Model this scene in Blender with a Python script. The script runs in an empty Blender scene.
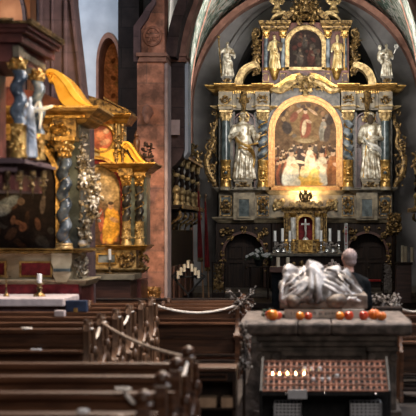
import bpy, bmesh, math, random
import numpy as np
from mathutils import Vector, Matrix, noise

PI = math.pi
F, CX, CY, H = 1300.0, 307.0, 230.0, 2.1
scene = bpy.context.scene
COL = scene.collection
R = random.Random(7)

# ------------------------------------------------------------------ materials
def nt(m):
    m.use_nodes = True
    t = m.node_tree
    return t, t.nodes, t.links, t.nodes['Principled BSDF']

def rgb(c): return (c[0], c[1], c[2], 1)

def mat(name, c1, c2=None, scale=8, rough=.6, metal=0, bump=.0, bscale=None, detail=5, pos=(.4, .62), spec=.5):
    """two tone noise material with bump"""
    m = bpy.data.materials.new(name)
    t, n, l, b = nt(m)
    b.inputs['Roughness'].default_value = rough
    b.inputs['Metallic'].default_value = metal
    b.inputs['Specular IOR Level'].default_value = spec
    b.inputs['Base Color'].default_value = rgb(c1)
    tc = n.new('ShaderNodeTexCoord')
    if c2:
        no = n.new('ShaderNodeTexNoise'); no.inputs['Scale'].default_value = scale; no.inputs['Detail'].default_value = detail
        r = n.new('ShaderNodeValToRGB')
        r.color_ramp.elements[0].position = pos[0]; r.color_ramp.elements[0].color = rgb(c1)
        r.color_ramp.elements[1].position = pos[1]; r.color_ramp.elements[1].color = rgb(c2)
        l.new(tc.outputs['Object'], no.inputs['Vector']); l.new(no.outputs['Fac'], r.inputs['Fac']); l.new(r.outputs['Color'], b.inputs['Base Color'])
    if bump:
        n2 = n.new('ShaderNodeTexNoise'); n2.inputs['Scale'].default_value = bscale or scale * 3; n2.inputs['Detail'].default_value = 6
        bp = n.new('ShaderNodeBump'); bp.inputs['Strength'].default_value = bump; bp.inputs['Distance'].default_value = .02
        l.new(tc.outputs['Object'], n2.inputs['Vector']); l.new(n2.outputs['Fac'], bp.inputs['Height']); l.new(bp.outputs['Normal'], b.inputs['Normal'])
    return m

def wood(name, c1, c2, rough=.45, axis=0, spec=.5):
    m = bpy.data.materials.new(name)
    t, n, l, b = nt(m)
    b.inputs['Roughness'].default_value = rough
    b.inputs['Specular IOR Level'].default_value = spec
    tc = n.new('ShaderNodeTexCoord'); mp = n.new('ShaderNodeMapping')
    s = [14, 14, 14]; s[axis] = 1.2
    mp.inputs['Scale'].default_value = s
    no = n.new('ShaderNodeTexNoise'); no.inputs['Scale'].default_value = 1.6; no.inputs['Detail'].default_value = 7; no.inputs['Distortion'].default_value = .6
    r = n.new('ShaderNodeValToRGB')
    r.color_ramp.elements[0].position = .35; r.color_ramp.elements[0].color = rgb(c1)
    r.color_ramp.elements[1].position = .68; r.color_ramp.elements[1].color = rgb(c2)
    l.new(tc.outputs['Object'], mp.inputs['Vector']); l.new(mp.outputs['Vector'], no.inputs['Vector']); l.new(no.outputs['Fac'], r.inputs['Fac']); l.new(r.outputs['Color'], b.inputs['Base Color'])
    bp = n.new('ShaderNodeBump'); bp.inputs['Strength'].default_value = .15; bp.inputs['Distance'].default_value = .01
    l.new(no.outputs['Fac'], bp.inputs['Height']); l.new(bp.outputs['Normal'], b.inputs['Normal'])
    return m

def blocks(name, c1, c2, mortar, bw=.7, bh=.36, rough=.9, msize=.012, floor=False, stain=.55):
    m = bpy.data.materials.new(name)
    t, n, l, b = nt(m)
    b.inputs['Roughness'].default_value = rough
    b.inputs['Specular IOR Level'].default_value = .25
    tc = n.new('ShaderNodeTexCoord'); sp = n.new('ShaderNodeSeparateXYZ'); cb = n.new('ShaderNodeCombineXYZ')
    l.new(tc.outputs['Object'], sp.inputs[0])
    if floor:
        l.new(sp.outputs[0], cb.inputs[0]); l.new(sp.outputs[1], cb.inputs[1])
    else:
        ad = n.new('ShaderNodeMath'); ad.operation = 'ADD'
        l.new(sp.outputs[0], ad.inputs[0]); l.new(sp.outputs[1], ad.inputs[1]); l.new(ad.outputs[0], cb.inputs[0]); l.new(sp.outputs[2], cb.inputs[1])
    br = n.new('ShaderNodeTexBrick')
    br.inputs['Scale'].default_value = 1; br.inputs['Brick Width'].default_value = bw; br.inputs['Row Height'].default_value = bh
    br.inputs['Mortar Size'].default_value = msize; br.inputs['Mortar Smooth'].default_value = .3
    br.inputs['Color1'].default_value = rgb(c1); br.inputs['Color2'].default_value = rgb(c2); br.inputs['Mortar'].default_value = rgb(mortar)
    l.new(cb.outputs[0], br.inputs['Vector'])
    no = n.new('ShaderNodeTexNoise'); no.inputs['Scale'].default_value = 3.5; no.inputs['Detail'].default_value = 8
    l.new(tc.outputs['Object'], no.inputs['Vector'])
    mx = n.new('ShaderNodeMix'); mx.data_type = 'RGBA'; mx.blend_type = 'OVERLAY'; mx.inputs[0].default_value = .7
    l.new(br.outputs['Color'], mx.inputs[6]); l.new(no.outputs['Fac'], mx.inputs[7])
    hs = n.new('ShaderNodeHueSaturation'); hs.inputs['Saturation'].default_value = .85
    l.new(mx.outputs[2], hs.inputs['Color'])
    ns = n.new('ShaderNodeTexNoise'); ns.inputs['Scale'].default_value = 2.8; ns.inputs['Detail'].default_value = 9; ns.inputs['Roughness'].default_value = .68
    rs = n.new('ShaderNodeValToRGB'); rs.color_ramp.elements[0].position = .40; rs.color_ramp.elements[0].color = (.34, .38, .40, 1); rs.color_ramp.elements[1].position = .60; rs.color_ramp.elements[1].color = (1, 1, 1, 1)
    mu = n.new('ShaderNodeMix'); mu.data_type = 'RGBA'; mu.blend_type = 'MULTIPLY'; mu.inputs[0].default_value = stain
    l.new(tc.outputs['Object'], ns.inputs['Vector']); l.new(ns.outputs['Fac'], rs.inputs['Fac']); l.new(hs.outputs['Color'], mu.inputs[6]); l.new(rs.outputs['Color'], mu.inputs[7]); l.new(mu.outputs[2], b.inputs['Base Color'])
    bp = n.new('ShaderNodeBump'); bp.inputs['Strength'].default_value = .4; bp.inputs['Distance'].default_value = .02
    l.new(no.outputs['Fac'], bp.inputs['Height']); l.new(bp.outputs['Normal'], b.inputs['Normal'])
    return m

def attr_mat(name, rough=.55):
    m = bpy.data.materials.new(name)
    t, n, l, b = nt(m)
    b.inputs['Roughness'].default_value = rough
    b.inputs['Specular IOR Level'].default_value = .1
    a = n.new('ShaderNodeAttribute'); a.attribute_name = 'Col'
    l.new(a.outputs['Color'], b.inputs['Base Color'])
    return m

def emit(name, c, s):
    m = bpy.data.materials.new(name)
    t, n, l, b = nt(m)
    b.inputs['Base Color'].default_value = rgb(c)
    b.inputs['Emission Color'].default_value = rgb(c); b.inputs['Emission Strength'].default_value = s
    return m

M = dict(
    gold=mat('gold_leaf', (.27, .145, .035), (.66, .41, .13), 9, .34, .75, .35, 30),
    gold_bright=mat('bright_gold', (.75, .42, .05), (.85, .52, .09), 6, .4, .45, .1, 20),
    gold_dull=mat('aged_gilding', (.05, .028, .012), (.38, .24, .09), 14, .42, .6, .5, 40),
    gold_pale=mat('pale_gilding', (.22, .14, .055), (.64, .46, .21), 10, .45, .4, .3, 30),
    silver=mat('silvered_gesso', (.42, .40, .37), (.83, .80, .74), 7, .38, .25, .2, 25),
    silver_gold=mat('worn_silver_gilding', (.26, .20, .12), (.78, .72, .60), 8, .42, .35, .35, 26),
    robe_gold=mat('gilded_robe', (.52, .35, .13), (.80, .66, .38), 6, .4, .45, .3, 25),
    metal=mat('polished_silver', (.62, .63, .66), (.8, .8, .82), 10, .22, .9, .1, 30),
    marble_navy=mat('navy_marble', (.024, .032, .044), (.17, .205, .245), 6, .26, 0, .06, 20, 9, (.4, .75)),
    marble_blue=mat('blue_grey_marble', (.04, .055, .07), (.31, .35, .38), 5, .3, 0, .06, 20, 9, (.38, .7)),
    marble_dark=mat('dark_green_marble', (.018, .028, .030), (.12, .15, .152), 6, .3, 0, .05, 20, 9, (.4, .72)),
    marble_red=mat('dark_red_marble', (.045, .010, .009), (.15, .042, .032), 4, .35, 0, .05, 20, 8),
    marble_pale=mat('pale_stone_marbling', (.10, .078, .05), (.27, .215, .135), 5, .5, 0, .1, 20, 7),
    marble_grey=mat('grey_marbling', (.045, .038, .03), (.16, .135, .10), 6, .45, 0, .1, 20, 8),
    velvet=mat('red_velvet', (.12, .004, .008), (.22, .012, .016), 14, .8, 0, .3, 60),
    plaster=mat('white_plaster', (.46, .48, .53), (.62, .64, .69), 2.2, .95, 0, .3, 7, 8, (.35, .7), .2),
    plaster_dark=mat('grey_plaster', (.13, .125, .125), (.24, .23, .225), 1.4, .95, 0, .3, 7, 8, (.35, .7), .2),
    ochre=mat('ochre_plaster', (.26, .10, .045), (.46, .20, .09), 2.0, .9, 0, .2, 9, 8, (.35, .7), .2),
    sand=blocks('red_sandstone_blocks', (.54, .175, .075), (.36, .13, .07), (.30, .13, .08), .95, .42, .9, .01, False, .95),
    sand_shade=blocks('shaded_sandstone', (.030, .019, .017), (.022, .014, .013), (.014, .010, .009), .9, .42),  # shadow on the pier return, painted as near-black stone colour
    cream=mat('cream_painted_stone', (.30, .235, .14), (.50, .41, .27), 5, .5, 0, .1, 20, 7),
    marble_black=mat('black_marble', (.012, .011, .011), (.085, .08, .075), 5, .3, 0, .05, 20, 9, (.4, .75)),
    garland=mat('silver_and_dark_gilding', (.04, .03, .02), (.42, .35, .25), 24, .4, .35, .3, 40, 4, (.38, .6)),
    sand_dark=blocks('dark_sandstone', (.10, .055, .05), (.065, .04, .037), (.045, .028, .026), .9, .42),
    sand_rib=mat('rib_sandstone', (.22, .105, .075), (.34, .17, .12), 5, .9, 0, .2, 14),
    sand_purple=blocks('purple_sandstone', (.105, .056, .058), (.13, .072, .072), (.085, .048, .05), .9, .5),
    sand_pale=mat('lit_edge_and_panel_stone', (.36, .27, .26), (.50, .38, .37), 4, .9, 0, .2, 14),
    stone=mat('weathered_grey_stone', (.055, .043, .037), (.17, .135, .118), 9, .75, 0, .5, 26, 9),
    stone_brown=mat('brown_weathered_stone', (.05, .038, .030), (.13, .10, .08), 7, .8, 0, .5, 22, 9),
    stone_mensa=mat('pink_grey_stone', (.38, .32, .33), (.52, .45, .45), 6, .7, 0, .2, 22, 8),
    effigy=mat('worn_stone_painted_glints', (.05, .036, .029), (.52, .49, .48), 3.6, .36, 0, .4, 16, 8, (.40, .58), .6),  # dark creases and silvery highlights painted in as two-tone noise
    effigy_base=mat('worn_effigy_stone', (.09, .066, .05), (.30, .245, .20), 6, .55, 0, .4, 18, 8),
    inscription=mat('pale_inscription_panel', (.46, .41, .35), (.66, .60, .52), 9, .7, 0, .2, 30),
    ink=mat('dark_cut_lettering', (.05, .035, .03), None, rough=.9),
    wood=wood('pew_oak', (.036, .0135, .0065), (.125, .053, .025), .40, 0, .35),
    wood_end=wood('carved_oak', (.055, .026, .013), (.19, .10, .055), .38, 2),
    wood_dark=wood('dark_oak', (.010, .006, .005), (.030, .016, .010), .6, 2, .2),
    wood_red=wood('reddish_oak', (.045, .016, .010), (.11, .042, .026), .45, 0),
    wood_light=wood('light_oak', (.16, .085, .04), (.30, .17, .085), .5, 0),
    black=mat('black_iron', (.006, .006, .007), (.014, .014, .015), 20, .6, 0, .1, 40, 5, (.4, .62), .25),
    void=mat('painted_recess_shade', (.006, .005, .005), None, rough=1),  # darkness of the unlit plaster put into the base colour
    copper=mat('copper_grate', (.12, .045, .028), (.29, .115, .07), 12, .4, .35, .3, 40),
    wax=mat('ivory_wax', (.72, .63, .47), (.82, .74, .58), 8, .5),
    wax_white=mat('white_wax', (.80, .80, .80), (.88, .87, .86), 8, .5),
    tin=mat('tealight_tin', (.7, .7, .73), (.85, .85, .88), 10, .3, .7),
    rope=mat('white_cotton_rope', (.50, .44, .38), (.80, .75, .70), 60, .9, 0, .4, 90),
    rope_tan=mat('tan_rope', (.22, .16, .12), (.42, .33, .26), 60, .9, 0, .4, 90),
    skin=mat('skin', (.52, .28, .22), (.62, .36, .29), 10, .55),
    hair=mat('grey_hair', (.22, .16, .155), (.34, .265, .26), 40, .8, 0, .4, 90),
    jacket=mat('black_jacket', (.004, .005, .006), (.010, .011, .013), 12, .95, 0, .3, 40, 5, (.4, .62), .1),
    trouser=mat('dark_trousers', (.012, .012, .014), (.022, .022, .024), 12, .9),
    shoe=mat('black_leather', (.008, .007, .007), None, rough=.35),
    orange=mat('orange_pumpkin', (.50, .10, .012), (.66, .19, .02), 6, .45, 0, .1, 20),
    apple_red=mat('red_apple', (.42, .018, .015), (.62, .10, .03), 5, .3),
    apple_yellow=mat('yellow_orange_apple', (.72, .24, .02), (.62, .08, .02), 4, .3, 0, 0, None, 3, (.45, .7)),
    stem=mat('brown_stem', (.05, .03, .015), None, rough=.8),
    leaf=mat('dark_green_leaf', (.012, .022, .010), (.035, .06, .025), 12, .6),
    petal=mat('white_petal', (.75, .75, .70), (.88, .88, .84), 12, .7),
    petal_pink=mat('pale_pink_petal', (.66, .45, .42), (.85, .74, .70), 12, .7),
    dried=mat('pale_dried_blossom', (.18, .15, .135), (.40, .36, .33), 20, .8),
    twig=mat('dark_twig', (.025, .017, .013), (.05, .035, .028), 20, .8),
    red_cloth=mat('deep_red_banner', (.16, .008, .010), (.27, .018, .02), 7, .75, 0, .2, 20),
    cushion=mat('red_cushion', (.42, .015, .02), (.52, .03, .03), 8, .8),
    paper=mat('white_paper', (.46, .46, .48), (.56, .56, .58), 9, .8),
    book=mat('tan_book_cloth', (.34, .22, .14), (.46, .31, .20), 9, .8),
    blue_dark=mat('dark_blue_enamel', (.012, .022, .05), (.03, .05, .10), 8, .4),
    blue_cloth=mat('pale_blue_drapery', (.17, .20, .25), (.55, .58, .62), 4, .5, 0, .2, 15),
    paint=attr_mat('painted_canvas'),
    fresco=attr_mat('painted_plaster', .95),
    flame=emit('candle_flame', (1.0, .62, .25), 26),
    tile=blocks('stone_floor_tiles', (.045, .034, .029), (.065, .05, .042), (.024, .018, .016), .8, .8, .7, .012, True),
    carpet=mat('dark_red_carpet', (.035, .010, .009), (.06, .018, .015), 30, .95, 0, .3, 80),
)

def vault_mat():
    m = bpy.data.materials.new('painted_vault_foliage')
    t, n, l, b = nt(m)
    b.inputs['Roughness'].default_value = .95; b.inputs['Specular IOR Level'].default_value = .15
    tc = n.new('ShaderNodeTexCoord')
    n1 = n.new('ShaderNodeTexNoise'); n1.inputs['Scale'].default_value = 2.6; n1.inputs['Detail'].default_value = 3; n1.inputs['Distortion'].default_value = 1.6
    r1 = n.new('ShaderNodeValToRGB'); e = r1.color_ramp.elements
    e[0].position = .43; e[0].color = (.055, .085, .065, 1); e[1].position = .56; e[1].color = (.40, .385, .35, 1)
    x = r1.color_ramp.elements.new(.49); x.color = (.17, .21, .17, 1)
    n2 = n.new('ShaderNodeTexNoise'); n2.inputs['Scale'].default_value = 4.2; n2.inputs['Detail'].default_value = 2
    r2 = n.new('ShaderNodeValToRGB'); r2.color_ramp.elements[0].position = .63; r2.color_ramp.elements[0].color = (0, 0, 0, 1); r2.color_ramp.elements[1].position = .70; r2.color_ramp.elements[1].color = (1, 1, 1, 1)
    mx = n.new('ShaderNodeMix'); mx.data_type = 'RGBA'; mx.inputs[7].default_value = (.30, .13, .09, 1)
    l.new(tc.outputs['Object'], n1.inputs['Vector']); l.new(tc.outputs['Object'], n2.inputs['Vector'])
    l.new(n1.outputs['Fac'], r1.inputs['Fac']); l.new(n2.outputs['Fac'], r2.inputs['Fac'])
    l.new(r2.outputs['Color'], mx.inputs[0]); l.new(r1.outputs['Color'], mx.inputs[6]); l.new(mx.outputs[2], b.inputs['Base Color'])
    return m
M['vault'] = vault_mat()

# ------------------------------------------------------------------ mesh helpers
def _ico(sub):
    bm = bmesh.new(); bmesh.ops.create_icosphere(bm, subdivisions=sub, radius=1)
    v = [x.co.copy() for x in bm.verts]; bm.verts.index_update()
    f = [tuple(y.index for y in x.verts) for x in bm.faces]; bm.free()
    return v, f
ICO1, ICO2, ICO3 = _ico(1), _ico(2), _ico(3)

class PL:
    """a frontal working plane at depth Y: photo-frame coordinates <-> metres"""
    def __init__(self, Y): self.Y = Y; self.s = Y / F
    def X(self, px): return (px - CX) * self.s
    def Z(self, py): return H - (py - CY) * self.s
    def p(self, px, py, d=0): return Vector((self.X(px), self.Y - d, self.Z(py)))

class MB:
    def __init__(self): self.v = []; self.f = []; self.col = None
    def add(self, vs, fs):
        o = len(self.v); self.v += [Vector(x) for x in vs]; self.f += [tuple(i + o for i in q) for q in fs]
    def box(self, x0, x1, y0, y1, z0, z1, top=None):
        """top = (shrink x, shrink y) of the upper face"""
        a, b = top or (0, 0)
        self.add([(x0, y0, z0), (x1, y0, z0), (x1, y1, z0), (x0, y1, z0), (x0 + a, y0 + b, z1), (x1 - a, y0 + b, z1), (x1 - a, y1 - b, z1), (x0 + a, y1 - b, z1)],
                 [(0, 3, 2, 1), (4, 5, 6, 7), (0, 1, 5, 4), (1, 2, 6, 5), (2, 3, 7, 6), (3, 0, 4, 7)])
        return self
    def pbox(self, pl, x0, x1, y0, y1, d0, d1):
        return self.box(pl.X(x0), pl.X(x1), pl.Y - d1, pl.Y - d0, pl.Z(max(y0, y1)), pl.Z(min(y0, y1)))
    def pframe(self, pl, x0, x1, y0, y1, w, d0, d1):
        self.pbox(pl, x0, x1, y0, y0 + w, d0, d1); self.pbox(pl, x0, x1, y1 - w, y1, d0, d1)
        self.pbox(pl, x0, x0 + w, y0 + w, y1 - w, d0, d1); self.pbox(pl, x1 - w, x1, y0 + w, y1 - w, d0, d1); return self
    def lathe(self, c, prof, seg=20, sx=1, sy=1, flute=0, fa=0):
        """prof = [(radius, z)] around vertical axis at c"""
        c = Vector(c); vs = []; fs = []
        for r, z in prof:
            for k in range(seg):
                a = 2 * PI * k / seg; rr = r * (1 + fa * math.cos(flute * a)) if flute else r
                vs.append((c.x + rr * sx * math.cos(a), c.y + rr * sy * math.sin(a), c.z + z))
        m = len(prof)
        for i in range(m - 1):
            for k in range(seg):
                k2 = (k + 1) % seg
                fs.append((i * seg + k, i * seg + k2, (i + 1) * seg + k2, (i + 1) * seg + k))
        fs.append(tuple(reversed(range(seg)))); fs.append(tuple(range((m - 1) * seg, m * seg)))
        self.add(vs, fs); return self
    def plathe(self, pl, px, prof, d, seg=18, **k):
        """prof = [(radius px, py)] from bottom to top"""
        return self.lathe((pl.X(px), pl.Y - d, 0), [(r * pl.s, pl.Z(y)) for r, y in prof], seg, **k)
    def ell(self, c, r, rot=None, ico=None):
        vs, fs = ico or ICO1
        r = Vector(r) if not isinstance(r, (int, float)) else Vector((r, r, r))
        m = rot or Matrix.Identity(3)
        c = Vector(c)
        self.add([c + m @ Vector((v.x * r.x, v.y * r.y, v.z * r.z)) for v in vs], fs); return self
    def tube(self, pts, rad, seg=8, flat=1.0, closed=False):
        pts = [Vector(p) for p in pts]; n = len(pts)
        if isinstance(rad, (int, float)): rad = [rad] * n
        vs = []; fs = []; up = None
        for i, p in enumerate(pts):
            if closed: t = pts[(i + 1) % n] - pts[i - 1]
            else: t = pts[min(i + 1, n - 1)] - pts[max(i - 1, 0)]
            t = t.normalized() if t.length > 1e-9 else Vector((0, 0, 1))
            if up is None: up = Vector((0, 0, 1)) if abs(t.z) < .9 else Vector((0, 1, 0))
            a = t.cross(up)
            if a.length < 1e-6: a = t.cross(Vector((1, 0, 0)))
            a.normalize(); b = a.cross(t).normalized(); up = b
            for k in range(seg):
                q = 2 * PI * k / seg
                vs.append(p + a * (rad[i] * math.cos(q)) + b * (rad[i] * flat * math.sin(q)))
        for i in range(n if closed else n - 1):
            j = (i + 1) % n
            for k in range(seg):
                k2 = (k + 1) % seg
                fs.append((i * seg + k, i * seg + k2, j * seg + k2, j * seg + k))
        if not closed:
            fs.append(tuple(reversed(range(seg)))); fs.append(tuple(range((n - 1) * seg, n * seg)))
        self.add(vs, fs); return self
    def prism(self, poly, y0, y1):
        """poly = [(x, z)] extruded in depth"""
        n = len(poly)
        vs = [(x, y0, z) for x, z in poly] + [(x, y1, z) for x, z in poly]
        fs = [tuple(range(n)), tuple(reversed(range(n, 2 * n)))]
        fs += [(i, i + n, (i + 1) % n + n, (i + 1) % n) for i in range(n)]
        self.add(vs, fs); return self
    def pprism(self, pl, poly, d0, d1):
        return self.prism([(pl.X(x), pl.Z(y)) for x, y in poly], pl.Y - d1, pl.Y - d0)
    def prismx(self, poly, x0, x1):
        """poly = [(y, z)] extruded along x"""
        n = len(poly)
        vs = [(x0, y, z) for y, z in poly] + [(x1, y, z) for y, z in poly]
        fs = [tuple(reversed(range(n))), tuple(range(n, 2 * n))]
        fs += [(i, (i + 1) % n, (i + 1) % n + n, i + n) for i in range(n)]
        self.add(vs, fs); return self
    def band(self, A, B, y0, y1):
        """solid band between two (x,z) outlines of the same length, front y0, back y1"""
        n = len(A)
        vs = [(x, y0, z) for x, z in A] + [(x, y0, z) for x, z in B] + [(x, y1, z) for x, z in A] + [(x, y1, z) for x, z in B]
        fs = []
        for i in range(n - 1):
            fs += [(i, i + 1, n + i + 1, n + i), (2 * n + i + 1, 2 * n + i, 3 * n + i, 3 * n + i + 1),
                   (i + 1, i, 2 * n + i, 2 * n + i + 1), (n + i, n + i + 1, 3 * n + i + 1, 3 * n + i)]
        fs += [(0, n, 3 * n, 2 * n), (n - 1, 3 * n - 1, 4 * n - 1, 2 * n - 1)]
        self.add(vs, fs); return self
    def pband(self, pl, A, B, d0, d1):
        return self.band([(pl.X(x), pl.Z(y)) for x, y in A], [(pl.X(x), pl.Z(y)) for x, y in B], pl.Y - d1, pl.Y - d0)
    OGEE = ((0, 1), (.13, 1), (.16, .93), (.30, .86), (.44, .68), (.54, .60), (.56, .50), (.70, .46), (.73, .36), (.88, .26), (1, .15))
    def cornice(self, pl, x0, x1, ytop, ybot, d0, proj, steps=None, ret=1):
        """moulded cornice with an ogee profile, returned at both ends"""
        steps = self.OGEE; h = ybot - ytop; sec = []
        for t, pr in steps:
            o = pr * proj / pl.s * ret
            sec.append((pl.X(x0 - o), pl.X(x1 + o), pl.Y - (d0 if d0 > 0 else 0) - .02 - pr * proj, pl.Z(ytop + t * h)))
        yb = pl.Y - d0; vs = []
        for a, b, f, z in sec: vs += [(a, f, z), (b, f, z), (b, yb, z), (a, yb, z)]
        n = len(sec); fs = [(0, 1, 2, 3), tuple(4 * (n - 1) + k for k in (3, 2, 1, 0))]
        for i in range(n - 1):
            for k in range(4):
                k2 = (k + 1) % 4; fs.append((4 * i + k, 4 * i + k2, 4 * i + 4 + k2, 4 * i + 4 + k))
        self.add(vs, fs); return self
    def dentils(self, pl, x0, x1, y0, y1, n, d0, d1):
        w = (x1 - x0) / n
        for i in range(n): self.pbox(pl, x0 + i * w, x0 + i * w + w * .58, y0, y1, d0, d1)
        return self
    def carve(self, pl, x0, x1, y0, y1, d, n=14, seed=0, size=None, mirror=True, thick=.06):
        """carved foliage in relief: curled leaves and beads, mirrored about its middle"""
        r = random.Random(seed); cx = (x0 + x1) / 2; hw = (x1 - x0) / 2; hh = (y1 - y0) / 2; cy = (y0 + y1) / 2
        size = size or min(hw, hh) * .5
        for i in range(n):
            u = r.uniform(0 if mirror else -1, 1); v = r.uniform(-1, 1)
            if u * u + v * v > 1.25: u *= .7; v *= .7
            a = r.uniform(0, PI); L = size * r.uniform(.6, 1.15); curl = r.uniform(1.2, 3.6) * r.choice((-1, 1)); th = thick * r.uniform(.5, 1.1)
            kind = r.random()
            for sgn in ((1, -1) if mirror else (1,)):
                if kind < .6:
                    pts = []; rad = []; x, y, aa = cx + u * hw * .82 * sgn, cy + v * hh * .82, a
                    for k in range(7):
                        t = k / 6
                        pts.append(pl.p(x, y, d + th * math.sin(PI * t)))
                        rad.append(pl.s * L * (.34 * (1 - t) + .07))
                        x += math.cos(aa) * L / 5 * sgn; y += math.sin(aa) * L / 5; aa += curl / 6
                    self.tube(pts, rad, 6, .8)
                else:
                    rr = L * .42
                    self.ell(pl.p(cx + u * hw * sgn, cy + v * hh, d + th * .4), (rr * pl.s, rr * pl.s * .8, rr * pl.s * r.uniform(.8, 1.6)),
                             Matrix.Rotation(a * sgn, 3, 'Y'))
        return self
    def scroll(self, pl, cx, cy, r0, turns, a0, d, rad, sgn=1, tail=None, n=28):
        """volute: spiral from the eye outward, then through the tail points"""
        pts = []; rr = []
        for k in range(n):
            t = k / (n - 1); a = a0 + sgn * 2 * PI * turns * t; q = r0 * (.12 + .88 * t)
            pts.append(pl.p(cx + q * math.cos(a), cy + q * math.sin(a), d)); rr.append(pl.s * rad * (.55 + .45 * t))
        if tail:
            for i, (x, y) in enumerate(tail): pts.append(pl.p(x, y, d)); rr.append(pl.s * rad * (1 - .5 * (i + 1) / len(tail)))
        self.tube(pts, rr, 7); self.ell(pts[0], pl.s * rad * 1.3); return self
    def twist(self, c, r, off, z0, z1, turns, n=70, seg=14, ph=0, taper=.0):
        vs = []; fs = []; c = Vector(c)
        for i in range(n + 1):
            t = i / n; a = ph + 2 * PI * turns * t; rr = r * (1 - taper * t)
            ox, oy = off * math.cos(a), off * math.sin(a)
            for k in range(seg):
                q = 2 * PI * k / seg
                vs.append((c.x + ox + rr * math.cos(q), c.y + oy + rr * math.sin(q), z0 + (z1 - z0) * t))
        for i in range(n):
            for k in range(seg):
                k2 = (k + 1) % seg
                fs.append((i * seg + k, i * seg + k2, (i + 1) * seg + k2, (i + 1) * seg + k))
        fs.append(tuple(reversed(range(seg)))); fs.append(tuple(range(n * seg, (n + 1) * seg)))
        self.add(vs, fs); return self
    def helix(self, c, r, z0, z1, turns, rad, ph=0, n=60, beads=0):
        c = Vector(c); pts = []
        for i in range(n + 1):
            t = i / n; a = ph + 2 * PI * turns * t
            pts.append((c.x + r * math.cos(a), c.y + r * math.sin(a), z0 + (z1 - z0) * t))
        self.tube(pts, rad, 6)
        for i in range(beads):
            p = pts[int((i + .5) / beads * n)]; self.ell(p, rad * 1.9)
        return self
    def halves(self, name, m, parent, cx, smooth=True):
        """build the left and the right half as two parts"""
        for side in (0, 1):
            q = MB(); idx = {}
            for f in self.f:
                if (sum(self.v[i].x for i in f) / len(f) > cx) == bool(side):
                    q.f.append(tuple(idx.setdefault(i, len(idx)) for i in f))
            q.v = [None] * len(idx)
            for i, j in idx.items(): q.v[j] = self.v[i]
            if q.f: q.build(name, m, parent, smooth)
    def build(self, name, m, parent=None, smooth=True, voxel=None, bevel=None):
        me = bpy.data.meshes.new(name)
        if parent is not None:
            r = parent
            while r.parent: r = r.parent
            org = Vector(r.location)
        else:
            xs = [v.x for v in self.v]; ys = [v.y for v in self.v]; zs = [v.z for v in self.v]
            org = Vector(((min(xs) + max(xs)) / 2, (min(ys) + max(ys)) / 2, min(zs)))
        me.from_pydata([tuple(v - org) for v in self.v], [], self.f)
        me.materials.append(M[m])
        if self.col is not None:
            at = me.color_attributes.new('Col', 'FLOAT_COLOR', 'POINT')
            at.data.foreach_set('color', np.asarray(self.col, dtype=np.float32).ravel())
        bm = bmesh.new(); bm.from_mesh(me); bmesh.ops.recalc_face_normals(bm, faces=bm.faces) if self.col is None else None
        bm.to_mesh(me); bm.free()
        o = bpy.data.objects.new(name, me); COL.objects.link(o)
        if parent is not None: o.parent = parent
        else: o.location = org
        if smooth:
            me.polygons.foreach_set('use_smooth', [True] * len(me.polygons))
            if not voxel:
                try: me.set_sharp_from_angle(angle=math.radians(38))
                except Exception: pass
        if voxel:
            k = o.modifiers.new('Remesh', 'REMESH'); k.mode = 'VOXEL'; k.voxel_size = voxel; k.use_smooth_shade = True
            s = o.modifiers.new('Smooth', 'SMOOTH'); s.factor = .5; s.iterations = 2
        if bevel:
            k = o.modifiers.new('Bevel', 'BEVEL'); k.width = bevel; k.segments = 2; k.limit_method = 'ANGLE'
        return o

def tag(o, label=None, cat=None, group=None, kind=None):
    if label: o['label'] = label
    if cat: o['category'] = cat
    if group: o['group'] = group
    if kind: o['kind'] = kind
    return o

def thing(name, label, cat, loc=(0, 0, 0), group=None):
    o = bpy.data.objects.new(name, None); COL.objects.link(o); o.location = loc; o.empty_display_size = .1
    return tag(o, label, cat, group)

def struct(o): return tag(o, kind='structure')

def dup(root, loc=None, label=None, rotz=None):
    def cp(o, parent):
        c = o.copy(); COL.objects.link(c); c.parent = parent
        for ch in [q for q in o.children]: cp(ch, c)
        return c
    r = cp(root, None)
    if loc is not None: r.location = loc
    if rotz is not None: r.rotation_euler.z = rotz
    if label: r['label'] = label
    return r

def arch(cx, hw, ybot, yspr, ytop, n=24):
    pts = [(cx - hw, ybot)]
    for i in range(n + 1):
        a = PI - PI * i / n
        pts.append((cx + hw * math.cos(a), yspr - (yspr - ytop) * math.sin(a)))
    return pts + [(cx + hw, ybot)]

def offset(path, w):
    """offset an open 2-D path sideways"""
    out = []
    for i, (x, y) in enumerate(path):
        x0, y0 = path[max(i - 1, 0)]; x1, y1 = path[min(i + 1, len(path) - 1)]
        dx, dy = x1 - x0, y1 - y0; L = math.hypot(dx, dy) or 1
        ww = w[i] if isinstance(w, (list, tuple)) else w
        out.append((x - dy / L * ww, y + dx / L * ww))
    return out

def smooth_path(pts, n=6):
    P = [Vector(p) for p in pts]; out = []
    for i in range(len(P) - 1):
        p0 = P[max(i - 1, 0)]; p1 = P[i]; p2 = P[i + 1]; p3 = P[min(i + 2, len(P) - 1)]
        for k in range(n):
            t = k / n
            out.append(.5 * ((2 * p1) + (p2 - p0) * t + (2 * p0 - 5 * p1 + 4 * p2 - p3) * t * t + (3 * p1 - p0 - 3 * p2 + p3) * t ** 3))
    out.append(P[-1]); return out

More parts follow.
